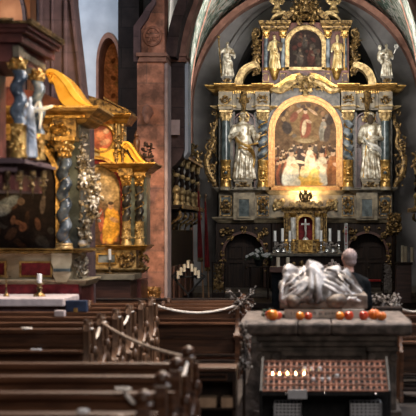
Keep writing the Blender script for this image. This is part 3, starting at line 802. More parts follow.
mk += folk(323.5, 141, 24, (.30, .26, .20), (.5, .34, .22)) + [(327, 134, 3.4, 9, 10, (.09, .06, .045)), (287, 128, 5, 7, -20, (.07, .05, .04)), (331, 118, 4, 9, 20, (.08, .055, .04)), (282, 112, 4, 6, 30, (.09, .06, .045))]
mk += folk(301, 168, 24, (.07, .05, .045), (.55, .36, .24))
mk += folk(309.5, 172, 27, (.78, .68, .48), (.62, .42, .28), 2)
for i in range(4): mk += folk(278 + i * 3, 186 - i, 26, ((.10, .06, .04), (.30, .10, .05))[i % 2], (.55, .36, .22))
mk += folk(291, 187, 38, (.72, .63, .46), (.60, .40, .26), 3) + [(287, 176, 5, 11, 12, (.80, .72, .55)), (295.5, 177, 3.5, 10, -10, (.62, .53, .38)), (300, 162, 6, 1.6, 12, (.75, .58, .4))]
mk += folk(323, 186, 36, (.70, .61, .45), (.60, .40, .26), -14) + [(319, 173, 6, 12, -22, (.78, .68, .5)), (326, 176, 4, 10, 8, (.70, .60, .44))]
mk += folk(333, 185, 36, (.32, .13, .05), (.60, .4, .26))
mk += [(309, 180, 12, 7.5, 0, (.86, .50, .10)), (305, 172, 5, 6, 25, (.80, .62, .34)), (315, 173, 5, 5, -15, (.88, .60, .2)), (303, 168, 1.9, 2.1, 0, (.66, .42, .26)), (318, 168, 1.9, 2, 0, (.66, .42, .26)), (310, 184, 14, 3, 0, (.80, .40, .06)), (297, 183, 4, 4.5, 0, (.75, .62, .42))]
canvas(A0, .04, (CA - 31, CA + 31, 101.5, 186.5, arch_fn(CA, 31, 132.5, 101.5)), base_main, mk, 2.6, 3, .28, .3).build('painting', 'paint', fr)
# plinth under the picture and its carved consoles
m = MB().cornice(A0, 270, 341, 190.5, 195, -.3, .14, ((0, 1), (.4, .6), (.7, .3))); m.pbox(A0, 271, 340, 195, 222, -.8, .03); m.build('picture_plinth', 'marble_pale', ha, False)
m = MB()
for s in (-1, 1):
    c = mp(s, 279); m.carve(A0, c - 7, c + 7, 199, 212, .08, 20, 41, 4.5, False, .1)
    m.scroll(A0, c, 204, 4.5, 1.2, 0, .16, 1.2, s)
m.halves('plinth_carving', 'gold_pale', ha, A0.X(CA))
# broken pediment over the picture
m = MB()
for s in (-1, 1):
    P = [tuple(v[:2]) for v in smooth_path([(mp(s, x), y, 0) for x, y in ((273, 88), (279, 84.5), (286, 79.5), (293, 76), (300, 74.5))], 5)]
    m.pband(A0, P, [(x, y + 4.6) for x, y in P], -.6, .30); m.pband(A0, P, [(x, y + 2) for x, y in P], -.6, .42)
m.halves('broken_pediment', 'gold', ha, A0.X(CA), False)
m = MB()
for s in (-1, 1):
    P = smooth_path([(mp(s, x), y, 0) for x, y in ((271, 90), (280, 92), (288, 87), (297, 82))], 5)
    m.tube([A0.p(p.x, p.y, .42) for p in P], [.05 + .06 * math.sin(i / len(P) * PI) for i in range(len(P))], 7)
    m.carve(A0, min(mp(s, 284), mp(s, 298)), max(mp(s, 284), mp(s, 298)), 82, 92, .42, 10, 8, 4, False, .1)
m.carve(A0, 297, 314, 76, 96, .36, 26, 9, 5, True, .12); m.scroll(A0, 299, 80, 4, 1.3, 0, .46, 1.2, 1); m.scroll(A0, 312, 80, 4, 1.3, PI, .46, 1.2, -1)
ca = m.build('cartouche', 'gold_pale', ha)
MB().ell(A0.p(CA, 86.5, .44), (5 * A0.s, .10, 6 * A0.s), None, ICO2).build('cartouche_shield', 'gold_dull', ca)
# big quarter volutes at the sides of the upper storey, and carved wings beside them
for s in (-1, 1):
    P = [tuple(v[:2]) for v in smooth_path([(mp(s, x), y, 0) for x, y in ((235, 86), (236.5, 78), (241, 70), (248, 65), (256, 63), (259, 66))], 6)]
    Q = [tuple(v[:2]) for v in smooth_path([(mp(s, x), y, 0) for x, y in ((243, 86), (243.5, 80), (246.5, 74), (251, 70), (255.5, 68.5), (258, 68.5))], 6)]
    m = MB().pband(A0, P, Q, -.3, .26); m.pband(A0, P, [(x * .7 + a * .3, y * .7 + b * .3) for (x, y), (a, b) in zip(P, Q)], -.3, .36); m.scroll(A0, mp(s, 257), 66, 2.6, 1.2, 0, .1, 1.0)
    m.build('quarter_volute', 'gold_pale', ha)
    c = mp(s, 256); m = MB().carve(A0, c - 5, c + 5, 28, 76, -.2, 46, 14, 4.2, False, .12)
    m.scroll(A0, c - s * -1, 33, 5, 1.4, PI / 2, -.1, 1.1, s); m.scroll(A0, c, 70, 4.2, 1.3, -PI / 2, -.05, 1.1, -s)
    m.tube([A0.p(c + 2 * math.sin(k * .55) * s, 28 + k * 2.4, -.22) for k in range(20)], .085, 8)
    m.build('upper_wing_carving', 'gold_dull', ha)
    # openwork scrolls flanking the main storey
    m = MB(); c = mp(s, 210.5)
    m.tube([A0.p(mp(s, x), y, -.15) for x, y in ((217, 190), (214, 182), (208, 172), (206, 160), (210, 150), (214, 142), (212, 132), (216, 122), (217, 114))], [.05, .09, .11, .1, .08, .08, .07, .06, .05], 8)
    m.scroll(A0, mp(s, 209), 146, 6.5, 1.5, PI / 2, -.1, 1.2, s); m.scroll(A0, mp(s, 214), 124, 4, 1.3, PI / 2, -.1, .9, -s); m.scroll(A0, mp(s, 213.5), 112, 3.6, 1.2, 0, -.1, .8, s)
    m.scroll(A0, mp(s, 210), 168, 5.5, 1.4, -PI / 2, -.1, 1.2, -s)
    m.carve(A0, c - 5, c + 6, 128, 188, -.15, 44, 15, 4, False, .1)
    m.build('side_scroll_carving', 'gold_dull', ha)
# upper storey
m = MB().pbox(A0, 262, 349, 68, 87, -.7, -.05)
for s in (-1, 1):
    xa, xb = mx(s, 262, 287); m.pbox(A0, xa, xb, 24, 70, -.7, -.12)
m.pbox(A0, 286, 325, 22, 70, -.7, -.1); m.build('upper_body', 'marble_red', ha, False)
for s in (-1, 1):
    for px in (266.2, 283):
        c = mp(s, px); cc = (A0.X(c), 37.5 + .0, 0); sx = A0.s
        co = MB().lathe(cc, [(2.3 * sx, A0.Z(68)), (2.1 * sx, A0.Z(38))], 14).build('small_column', 'marble_blue', ha)
        MB().lathe(cc, [(2.9 * sx, A0.Z(70.5)), (2.9 * sx, A0.Z(69)), (2.4 * sx, A0.Z(67.5))], 14).build('column_base', 'gold', co)
        cp = MB().lathe(cc, [(2.1 * sx, A0.Z(38.5)), (2.5 * sx, A0.Z(37.5)), (2.2 * sx, A0.Z(36.5)), (3.5 * sx, A0.Z(32.5))], 14, 1, 1, 6, .12); cp.pbox(PL(37.5), c - 3.6, c + 3.6, 31, 32.5, -.2, .12)
        cp.carve(A0, c - 3, c + 3, 33, 38, .08, 8, 3, 2); cp.build('capital', 'gold', co)
    c = mp(s, 274.7)
    MB().plathe(A0, c, [(1, 81), (2.5, 79.5), (3.4, 76), (4.6, 72.5), (5.4, 70.6), (5.4, 69.6)], .16, 14).build('statue_bracket', 'gold', ha)
    xa, xb = mx(s, 263, 287); m = MB().cornice(A0, xa, xb, 22, 31, -.7, .30, ((0, 1), (.2, .9), (.35, .6), (.7, .45)), .4); m.build('upper_cornice', 'gold_dull', ha, False)
    for a, b in ((262.5, 269), (280, 286.5)):
        xa, xb = mx(s, a, b); MB().pframe(A0, xa, xb, 73, 82, 1, -.05, .02).build('upper_panel_frame', 'gold_dull', ha, False)
fu = MB().pband(A0, arch(CA, 19.6, 70, 46, 26.5, 30), arch(CA, 16.2, 70, 46, 30, 30), -.1, .12); fu.pbox(A0, CA - 19.6, CA + 19.6, 67.5, 70.5, -.1, .12)
fu.pband(A0, arch(CA, 21, 70, 46, 25, 30), arch(CA, 19.6, 70, 46, 26.5, 30), -.1, .02)
fu_ = fu.build('upper_picture_frame', 'gold_pale', ha)
mk = []
rr = random.Random(4)
for i in range(22): mk.append((CA + rr.uniform(-13, 13), rr.uniform(34, 64), rr.uniform(1, 3), rr.uniform(1.5, 4), rr.uniform(0, 180), rr.choice(((.07, .036, .024), (.025, .016, .014), (.055, .018, .014), (.045, .034, .026)))))
mk += folk(300, 66, 18, (.05, .038, .03), (.12, .08, .055)) + folk(311, 66, 20, (.07, .024, .018), (.12, .08, .055)) + folk(305, 48, 14, (.045, .036, .03), (.13, .085, .06)) + folk(318, 66, 14, (.06, .045, .03), (.11, .075, .055))
canvas(A0, .0, (CA - 16.5, CA + 16.5, 29.5, 68, arch_fn(CA, 16.5, 46, 29.5)), (.02, .012, .01), mk, 2.2, 9, .3).build('upper_painting', 'paint', fu_)
m = MB()
P = [(x, y) for x, y in arch(CA, 25, 24, 24, 7, 24)[1:-1]]
m.pband(A0, P, [(CA + (x - CA) * .82, y + 5) for x, y in P], -.7, .15); m.build('upper_pediment', 'gold_dull', ha, False)
m = MB()
for s in (-1, 1):
    P = [tuple(v[:2]) for v in smooth_path([(mp(s, x), y, 0) for x, y in ((270, 22), (273, 17), (278, 13.5), (283, 12), (286, 14))], 5)]
    m.pband(A0, P, [(x, y + 3.2) for x, y in P], -.3, .22); m.scroll(A0, mp(s, 284.5), 14, 2.2, 1.2, 0, .2, .9)
m.halves('upper_volute', 'gold_pale', ha, A0.X(CA))
m = MB(); m.carve(A0, 293, 319, -2, 24, .12, 48, 17, 5, True, .16)
r3 = random.Random(2)
for x, y in ((296, 14), (315, 14), (305.5, 4)): putto(m, A0.p(x, y, .3), .36, r3)
for k in range(14):
    a = k / 14 * 2 * PI; m.tube([A0.p(CA, 2, .05), A0.p(CA + 15 * math.cos(a), 2 + 11 * math.sin(a), .02)], [.04, .01], 5)
m.build('crowning_carving', 'gold_dull', ha)

# altar table, tabernacle and what stands on them
AM = PL(36.2)
mt = thing('altar_table', 'dark altar table with a grey slab at the high altar, under the tabernacle', 'altar table', (AM.X(CA), 36.2, .42))
MB().box(AM.X(271), AM.X(341), 35.7, 37.4, .42, AM.Z(256)).build('table_body', 'wood_dark', mt, False, bevel=.02)
MB().box(AM.X(268), AM.X(344), 35.6, 37.42, AM.Z(256), AM.Z(253.3)).build('table_slab', 'marble_grey', mt, False, bevel=.01)
MB().box(AM.X(272), AM.X(340), 36.75, 37.42, AM.Z(253.3), AM.Z(248)).build('gradine', 'marble_grey', mt, False, bevel=.01)
m = MB(); m.carve(PL(35.7), 276, 336, 262, 288, .0, 60, 23, 6, True, .05); m.build('front_carving', 'gold_dull', mt)
AT = PL(36.4)
tb = thing('tabernacle', 'small gilded temple-shaped tabernacle with pale columns, standing on the high altar table', 'tabernacle', (AT.X(CA), 36.4, AM.Z(253.3)))
m = MB().pbox(AT, 284, 297.5, 214, 251, -.34, 0); m.pbox(AT, 313.5, 327, 214, 251, -.34, 0); m.pbox(AT, 297, 314, 240, 251, -.34, 0)
a_ = arch(CA, 8, 240, 222, 215, 16)[1:-1]; m.pband(AT, a_, [(x, 213) for x, y in a_], -.34, 0); m.pbox(AT, 284, 327, 240, 253, -.34, .06); m.build('shrine_body', 'gold_dull', tb, False)
MB().pbox(AT, 297, 314, 214, 240, -.34, -.28).build('red_backing', 'velvet', tb, False)
MB().pband(AT, arch(CA, 8.6, 240, 222, 213.6, 20), arch(CA, 7, 240, 222, 216.5, 20), -.02, .05).build('niche_frame', 'gold', tb)
for s in (-1, 1):
    for px, mt_ in ((293.2, 'silver'), (286.5, 'gold_dull')):
        c = mp(s, px); ww = 2.7 if mt_ == 'silver' else 1.8
        co = MB().plathe(AT, c, [(ww, 239), (ww * .94, 217.5)], .08 if mt_ == 'silver' else .02, 14).build('column', mt_, tb)
        MB().plathe(AT, c, [(ww * .9, 217.5), (ww * 1.4, 214.5), (ww * 1.4, 213.4)], .08 if mt_ == 'silver' else .02, 14).build('capital', 'gold', co)
        MB().plathe(AT, c, [(ww * 1.4, 241), (ww * 1.3, 239.6), (ww, 239)], .08 if mt_ == 'silver' else .02, 14).build('column_base', 'gold', co)
    c = mp(s, 289.5); m = MB().pframe(AT, c - 5, c + 5, 242, 251, 1, .06, .1); m.carve(AT, c - 3.6, c + 3.6, 243, 250, .07, 9, 3, 2.4, True, .04); m.build('base_panel', 'gold', tb)
d = MB().pbox(AT, 298.5, 312.5, 240, 252, .06, .12); d.pframe(AT, 298.5, 312.5, 240, 252, 1, .12, .15); d.carve(AT, 300.5, 310.5, 242, 250.5, .12, 20, 7, 3, True, .03); d.tube([AT.p(CA + 4 * math.cos(k * PI / 10), 246 + 4 * math.sin(k * PI / 10), .14) for k in range(20)], .02, 6, 1, True)
d.build('tabernacle_door', 'gold', tb)
m = MB().cornice(AT, 285, 326, 206.5, 213.5, -.36, .16, ((0, 1), (.25, .85), (.45, .5)), .9); m.dentils(AT, 284, 327, 211.5, 213, 16, 0, .1); m.pbox(AT, 291, 320, 203.5, 207, -.3, .1); m.pbox(AT, 296, 315, 201, 204, -.26, .05)
for s in (-1, 1): m.scroll(AT, mp(s, 291), 204, 2.6, 1.1, 0, .05, .8, s)
m.build('shrine_roof', 'gold_dull', tb, False)
b = MB()
p = AT.p(CA, 197, .0); b.ell(p, (.10, .09, .13), None, ICO2); b.ell(p + Vector((0, -.06, .15)), .055, None, ICO2); b.tube([p + Vector((0, -.09, .15)), p + Vector((0, -.16, .10))], [.03, .008], 6)
for s in (-1, 1): b.tube([p + Vector((s * .07, 0, .04)), p + Vector((s * .14, .01, .14)), p + Vector((s * .15, .02, .0)), p + Vector((s * .11, .02, -.10))], [.04, .05, .045, .02], 7)
b.lathe(AT.p(CA, 201.2, 0), [(.13, 0), (.10, .04), (.05, .06)], 12); b.build('pelican_finial', 'gold_dull', tb)
cr = MB().pbox(AT, CA - .75, CA + .75, 219, 237, -.10, -.06); cr.pbox(AT, CA - 4.2, CA + 4.2, 223.4, 225, -.10, -.06); cr.plathe(AT, CA, [(3.4, 240), (3.0, 238.6), (1, 237.2), (.7, 236)], -.08, 12)
co = cr.build('crucifix', 'silver'); tag(co, 'white crucifix standing in the red arched niche of the tabernacle', 'crucifix')
f_ = MB(); q = AT.p(CA, 225.2, -.04)
f_.tube([q + Vector((0, 0, .03)), q + Vector((0, -.01, -.12)), q + Vector((.01, -.02, -.24)), q + Vector((0, -.01, -.34))], [.035, .03, .025, .014], 8); f_.ell(q + Vector((0, -.02, .07)), .03)
for s in (-1, 1): f_.tube([q + Vector((s * .03, 0, .02)), q + Vector((s * .11, 0, .05))], [.016, .011], 6)
f_.build('christ_figure', 'silver', co)
# candlesticks and candles on the high altar table
AC = PL(36.3)
labs = {275: 'outermost candlestick at the left end of the high altar table', 282.5: 'second candlestick from the left end of the high altar table', 290: 'candlestick close against the left columns of the tabernacle',
        321: 'candlestick close against the right columns of the tabernacle', 330: 'second candlestick from the right end of the high altar table', 339: 'outermost candlestick at the right end of the high altar table'}
for px, tp in ((275, 231), (282.5, 228.5), (290, 231), (321, 230.5), (330, 228.5), (339, 230.5)):
    dd = .12 if px in (290, 321) else 0
    zb = AM.Z(253.3); k = AC.s
    cs = thing('candlestick', 'silver ' + labs[px], 'candlestick', (AC.X(px), 36.3 - dd, zb), 'candlesticks on the high altar'); c = (AC.X(px), 36.3 - dd, zb)
    zt = AC.Z(241.5) - zb
    MB().lathe(c, [(.10, 0), (.105, .02), (.06, .06), (.03, .09)], 12).build('foot', 'metal', cs)
    MB().lathe(c, [(.03, .09), (.045, .13), (.02, .17), (.035, .21), (.018, .25), (.03, zt - .03), (.05, zt - .015)], 12).build('stem', 'metal', cs)
    MB().lathe(c, [(.03, zt - .02), (.065, zt), (.065, zt + .012)], 12).build('drip_pan', 'metal', cs)
    cd = MB().lathe((c[0], c[1], zb + zt + .012), [(.040, 0), (.038, AC.Z(tp) - AC.Z(241.2))], 12).build('candle', 'wax_white')
    tag(cd, 'tall white candle on the ' + labs[px], 'candle', 'candles on the high altar')
for i, px in enumerate((278, 284, 327, 333)):
    c = AC.p(px, 253.3, .32); m = MB(); rq = random.Random(i + 60)
    v = thing('flower_vase', 'small silver vase of pale blossom on the altar table, ' + ('far left of the tabernacle', 'just left of the tabernacle', 'just right of the tabernacle', 'far right of the tabernacle')[i], 'vase', c, 'silver vases on the high altar')
    MB().lathe(c, [(.06, 0), (.085, .05), (.07, .10), (.04, .13), (.06, .16)], 12).build('vase', 'metal', v)
    for k in range(14): m.ell(c + Vector((rq.uniform(-.10, .10), rq.uniform(-.08, .08), rq.uniform(.16, .30))), rq.uniform(.02, .04))
    m.build('blossoms', 'dried', v)

# statues of the high altar
def pedestal(root, px, y0, y1, w, d, m1='marble_pale'):
    MB().pbox(A0, px - w, px + w, y0, y0 + 2, d - .28, d + .28).pbox(A0, px - w + 1.2, px + w - 1.2, y0 + 2, y1 - 2, d - .24, d + .24).pbox(A0, px - w, px + w, y1 - 2, y1, d - .29, d + .29).build('pedestal', m1, root, False)
    MB().carve(A0, px - w + 2, px + w - 2, y0 + 2.6, y1 - 2.6, d + .24, 12, 5, 3, True, .05).build('pedestal_carving', 'gold_dull', root)
dS = .10
def S(px, ytop, ybot, d): return (A0.X(px), 37.5 - d, A0.Z(ybot)), A0.Z(ytop) - A0.Z(ybot)
t = thing('saint_statue', 'silver and gold statue of a robed saint turned in prayer, in the niche between columns beside the left of the main painting', 'statue', A0.p(244, 190, dS))
t['label'] = 'silvered robed saint statue clasping a rod across him, in the niche left of the painting'
pedestal(t, 244, 180, 189.6, 9.5, dS)
b_, hh = S(243.5, 112.5, 180, dS + .05)
saint(t, b_, hh, 3, 'silver_gold', [((-.20, -.06, .62), (-.06, -.17, .68)), ((.19, -.08, .60), (.24, -.18, .66))], True, True, face=(.25, -1, -.1), cloak='gold')
MB().tube([A0.p(259, 144, .46), A0.p(239, 149, .40)], .028, 7).build('rod', 'gold', t)
m = MB().tube([A0.p(244.5 + 4.6 * math.cos(k * PI / 10), 117.5 + 4.6 * math.sin(k * PI / 10), .02) for k in range(20)], .018, 6, 1, True); m.build('halo', 'gold', t)
t = thing('saint_statue', 'silvered dark-bearded saint statue resting on a sword, in the niche right of the painting', 'statue', A0.p(370, 190, dS))
pedestal(t, 370, 180, 189.6, 9.5, dS)
b_, hh = S(371, 112.5, 180, dS + .05)
saint(t, b_, hh, 8, 'silver_gold', [((-.17, -.06, .60), (-.13, -.19, .55)), ((.18, -.05, .60), (.06, -.19, .60))], True, True, face=(-.45, -1, -.15), sway=-1, cloak='silver')
MB().ell((b_[0] - .03, b_[1] - .14, b_[2] + hh * .885), (.10, .09, .15), None, ICO2).build('beard', 'stem', t)
MB().tube([A0.p(366.5, 139, .34), A0.p(363.5, 178, .30)], [.02, .035], 6).tube([A0.p(363.5, 144, .34), A0.p(369, 144.6, .34)], .022, 6).build('sword', 'gold', t)
MB().tube([A0.p(370 + 5.4 * math.cos(k * PI / 10), 117.5 + 5.4 * math.sin(k * PI / 10), .02) for k in range(20)], .018, 6, 1, True).build('halo', 'gold', t)
for px, lab, mit, sd in ((274.7, 'gilded bareheaded saint statue on a bracket left of the small upper painting', False, 21), (337.2, 'gilded bishop statue in a mitre on a bracket right of the small upper painting', True, 33)):
    b_, hh = S(px, 36 if not mit else 38.5, 69.6, .16)
    t = thing('bishop_statue' if mit else 'saint_statue', lab, 'statue', b_)
    saint(t, b_, hh, sd, 'robe_gold', [((-.18, -.05, .60), (-.05, -.18, .62)), ((.18, -.05, .60), (.16, -.2, .66))], mit, True, mit, sway=1 if mit else -1)
    m = MB()
    if mit: m.tube([Vector(b_) + Vector((.19, -.22, 0)), Vector(b_) + Vector((.19, -.22, hh * 1.0)), Vector(b_) + Vector((.14, -.22, hh * 1.10)), Vector(b_) + Vector((.08, -.22, hh * 1.02))], .018, 6); m.build('crozier', 'gold', t)
    else: m.box(b_[0] + .08, b_[0] + .24, b_[1] - .28, b_[1] - .22, b_[2] + hh * .60, b_[2] + hh * .74); m.build('book', 'stem', t, False)
for px, top, lab, sd in ((228, 43, 'silvered statue of a saint holding a tall staff, above the left end of the cornice', 41), (386, 45, 'silvered statue of a robed saint carrying a child, above the right end of the cornice', 45)):
    left = px < 300
    b_, hh = S(px, top, 78, .2)
    t = thing('saint_statue', lab, 'statue', A0.p(px, 86, .2)); pedestal(t, px, 78, 86.3, 6, .2, 'marble_grey')
    saint(t, b_, hh, sd, 'silver_gold' if left else 'silver_gold', [((-.22, -.05, .66), (-.24, -.14, .76)), ((.20, -.05, .60), (.10, -.2, .62))] if left else [((-.20, -.05, .60), (-.10, -.2, .60)), ((.18, -.05, .60), (.02, -.19, .55))], True, True, sway=-1)
    if left:
        m = MB().tube([A0.p(222.3, 79, .36), A0.p(219.5, 40, .36)], .022, 7); m.ell(A0.p(219.4, 39, .36), .06); m.build('staff', 'gold_dull', t)
    else:
        m = MB(); q = Vector(b_) + Vector((-.20, -.16, hh * .60)); m.ell(q, (.09, .09, .17), None, ICO2); m.tube([q, q + Vector((.06, -.1, -.22))], [.07, .05], 7); m.tube([q + Vector((.04, -.05, .08)), q + Vector((.16, -.1, .1))], [.04, .03], 6)
        head(m, q + Vector((0, -.02, .25)), .17, (.4, -1, 0)); m.build('child_figure', 'silver_gold', t, voxel=.014)
        m = MB().tube([A0.p(393, 55, .3), A0.p(395.5, 49, .32)], .014, 6); 
        for k in range(6): m.ell(A0.p(395.5 + 1.4 * math.cos(k), 48 + 1.4 * math.sin(k), .32), .035)
        m.build('lily', 'silver', t)
for px, lab in ((277, 'tiny gilded figure atop the volute left of the crowning carving'), (333.5, 'tiny gilded figure atop the volute right of the crowning carving')):
    q = A0.p(px, 5, .05); m = MB(); putto(m, q, .44, random.Random(int(px)))
    m.lathe(A0.p(px, 12.6, .05), [(.16, -.02), (.16, .03), (.1, .06)], 10)
    tag(m.build('cherub_statue', 'gold_pale'), lab, 'statue', 'cherubs on the crown of the altar')
# ================================================================== FIRST SIDE ALTAR (warm lit, dark painting)
L1 = PL(18.0)
la = thing('side_altar', 'nearer gilded side altar with a dark painting, blue-grey twisted column and swan-neck gable', 'altar', (L1.X(30), 18, 0))
m = MB().pbox(L1, -50, 82, 283, 345, -1.0, .05); m.build('altar_base', 'marble_red', la, False)
m = MB().pbox(L1, -50, 80, 284, 299, .05, .12); m.build('red_band', 'velvet', la, False)
m = MB().cornice(L1, -50, 84, 279, 286, -1, .16, ((0, 1), (.4, .7), (.7, .4)), .5); m.pbox(L1, -50, 74, 252, 280, -1, .0); m.build('predella', 'cream', la, False)
for x0, x1 in ((-40, 7), (20, 53)):
    fr = MB().pframe(L1, x0, x1, 261, 277, 1.8, 0, .05).build('panel_frame', 'gold', la, False)
    MB().pbox(L1, x0 + 1, x1 - 1, 262, 276, 0, .02).build('velvet_panel', 'velvet', fr, False)
m = MB().pprism(L1, [(55, 253), (75, 253), (75, 262), (73, 267), (74, 274), (70, 281), (60, 281), (56, 274), (57, 267), (55, 262)], 0, .26); m.build('console', 'cream', la)
MB().pbox(L1, 57.5, 74, 268, 271, .2, .30).build('console_band', 'marble_dark', la, False)
m = MB().cornice(L1, -50, 76, 248.5, 253.5, -1, .30, ((0, 1), (.35, .8), (.65, .4)), .9); m.pbox(L1, 76, 97, 248.5, 250.5, -.6, .1); m.dentils(L1, -50, 78, 250.8, 252.2, 60, .1, .31); m.build('predella_ledge', 'gold', la, False)
m = MB().pbox(L1, 57, 79, 124, 249, -.9, -.05); m.pbox(L1, -50, 57, 110, 249, -.9, -.40); m.build('altar_body', 'marble_dark', la, False)
cc = (L1.X(66.5), 17.83, 0); sx = L1.s
co = MB().twist(cc, 6.0 * sx, 1.9 * sx, L1.Z(243), L1.Z(157), 4.2, 100, 18, 1.0).build('twisted_column', 'marble_navy', la)
MB().helix(cc, 5.0 * sx, L1.Z(243), L1.Z(157), 4.2, .35 * sx, 1.0 + PI, 100).build('gilt_fillet', 'gold_dull', co)
MB().lathe(cc, [(9 * sx, L1.Z(248.6)), (9 * sx, L1.Z(247)), (8.2 * sx, L1.Z(246)), (8.6 * sx, L1.Z(244.5)), (7 * sx, L1.Z(243))], 20).build('column_base', 'gold_pale', co)
cp = MB().lathe(cc, [(6.4 * sx, L1.Z(158)), (7 * sx, L1.Z(156)), (6.4 * sx, L1.Z(154)), (7.6 * sx, L1.Z(146)), (10 * sx, L1.Z(141))], 18, 1, 1, 8, .1)
cp.carve(PL(17.83), 58, 75, 141, 156, .13, 26, 12, 5, True, .04); cp.pbox(PL(17.83), 56.5, 77, 137.5, 141.3, -.16, .17); cp.build('capital', 'gold', co)
m = MB().pbox(L1, -50, 57, 112, 140, -.9, -.02); m.pbox(L1, 55, 78.5, 112, 138, -.9, .20); m.build('entablature', 'gold_dull', la, False)
m = MB().carve(L1, 46, 74, 125, 136, .20, 40, 6, 5, False, .04); m.carve(L1, 50, 62, 136, 150, .02, 18, 7, 4.5, False, .05); m.build('frieze_carving', 'gold', la)
m = MB().cornice(L1, -50, 82, 109, 124, -.9, .50, ((0, 1), (.12, .93), (.28, .8), (.5, .62), (.78, .45)), .62); m.dentils(L1, -40, 90, 117.5, 120, 60, .2, .38); m.build('cornice', 'gold', la, False)
P = [tuple(v[:2]) for v in smooth_path([(x, y, 0) for x, y in ((50, 76), (52.5, 72.5), (58, 72), (65, 75.5), (73, 84), (80, 94), (88, 103), (98, 109))], 6)]
Q = [tuple(v[:2]) for v in smooth_path([(x, y, 0) for x, y in ((52, 84), (54, 83), (56.5, 85), (58, 90), (60, 96), (63, 102.5), (69, 107.5), (82, 109.5))], 6)]
m = MB().pband(L1, P, Q, -.5, .20); m.pband(L1, P, [(x * .72 + a * .28, y * .72 + b * .28) for (x, y), (a, b) in zip(P, Q)], -.5, .36); m.scroll(L1, 53, 78, 4, 1.2, 0, .25, 1.4)
MB().pprism(L1, [(-50, 110), (-50, 78), (40, 92), (60, 100), (66, 110)], -.5, .02).build('gable_backing', 'marble_red', la, False)
m.build('swan_neck_gable', 'gold_bright', la, False)
fo = MB().pband(L1, arch(6, 55, 249, 185, 128, 30), arch(6, 50.5, 249, 185, 134, 30), -.35, .06); fo.carve(L1, 48, 56, 138, 168, .02, 16, 9, 4, False, .05)
fr = fo.build('picture_frame', 'gold', la)
mk = []; rr = random.Random(31)
for i in range(26): mk.append((rr.uniform(-8, 50), rr.uniform(150, 246), rr.uniform(2, 6), rr.uniform(3, 8), rr.uniform(0, 180), rr.choice(((.035, .017, .011), (.055, .026, .016), (.018, .012, .010), (.04, .033, .028)))))
mk += [(3, 203, 14, 6, -28, (.14, .16, .17)), (-2, 210, 10, 6, -20, (.19, .20, .20)), (13, 222, 7, 2.4, 15, (.20, .085, .045)), (19, 227, 4, 5, 20, (.17, .07, .04)), (9, 220, 2.6, 5, 10, (.15, .07, .04)), (17, 201, 4, 4, 0, (.13, .085, .06)), (39, 205, 3, 9, 5, (.11, .08, .065)), (40, 197, 2, 2.2, 0, (.15, .115, .10)), (34, 224, 3, 7, -10, (.11, .05, .03)), (-12, 230, 8, 12, 0, (.12, .06, .035))]
canvas(L1, -.25, (-44.5, 56.5, 134, 248.5, arch_fn(6, 50.5, 185, 134)), (.012, .007, .006), mk, 1.5, 13, .3).build('painting', 'paint', fr)
# carved garland of foliage and child heads hanging beside the column
m = MB()
for y0, y1, c, w, sd in ((150, 172, 84, 5, 1), (166, 196, 91, 11, 2), (188, 222, 93, 11, 3), (212, 246, 85, 7, 4)):
    m.carve(L1, c - w, c + w, y0, y1, .05, 30, sd, 6, False, .1)
m.tube([L1.p(x, y, -.02) for x, y in ((82, 150), (85, 165), (90, 178), (94, 195), (92, 212), (86, 228), (84, 247))], [.04, .06, .07, .08, .07, .06, .04], 8)
rq = random.Random(9)
m.carve(L1, 80, 88, 132, 154, .0, 18, 8, 4, False, .06)
m.build('side_garland', 'garland', la)
for x_, y_ in ((95, 203), (86, 180)):
    m = MB(); putto(m, L1.p(x_, y_, .15), .17, rq); m.build('garland_cherub', 'silver', la)
MB().ell(L1.p(84, 243, .08), (.075, .06, .05), None, ICO2).build('garland_boss', 'silver', la)
m = MB(); m.carve(L1, 76, 89, 252, 282, .02, 30, 22, 5, False, .07); putto(m, L1.p(81, 268, .1), .18, rq); m.build('side_console_carving', 'garland', la)
# altar table before it
LM = PL(17.2)
mt = thing('altar_table', 'stone altar table with a pale pink-grey slab, in front of the nearer side altar', 'altar table', (LM.X(20), 17.2, 0))
MB().box(LM.X(-60), LM.X(72), 16.6, 17.75, LM.Z(304), LM.Z(296)).build('table_slab', 'stone_mensa', mt, False, bevel=.015)
MB().box(LM.X(-60), LM.X(66), 16.75, 17.75, 0, LM.Z(304)).build('table_body', 'sand_purple', mt, False)
c = (LM.X(41), 17.1, LM.Z(296)); k = 17.1 / F
cs = thing('candlestick', 'brass candlestick on the pale slab of the nearer side altar', 'candlestick', c)
MB().lathe(c, [(6.2 * k, 0), (6.4 * k, .012), (5 * k, .03), (2.6 * k, .05), (1.7 * k, .08), (3.4 * k, .11), (1.6 * k, .14), (2.2 * k, .155)], 16).build('stem', 'gold_dull', cs)
MB().lathe(c, [(2.6 * k, .15), (4.4 * k, .17), (4.4 * k, .178)], 16).build('drip_pan', 'gold_dull', cs)
tag(MB().lathe((c[0], c[1], c[2] + .178), [(2.5 * k, 0), (2.4 * k, .115), (1.6 * k, .12)], 14).build('candle', 'wax_white'), 'short thick white candle on the brass candlestick of the nearer side altar', 'candle')
c = LM.p(8, 296, .1); c.z = LM.Z(296)
m = MB().lathe(c, [(.042, 0), (.042, .012), (.03, .03), (.012, .06), (.012, .09)], 12); m.box(c.x - .007, c.x + .007, c.y - .006, c.y + .006, c.z + .08, c.z + .33); m.box(c.x - .06, c.x + .06, c.y - .006, c.y + .006, c.z + .25, c.z + .265)
tag(m.build('altar_cross', 'gold_dull'), 'small brass standing cross on the pale slab of the nearer side altar', 'cross')

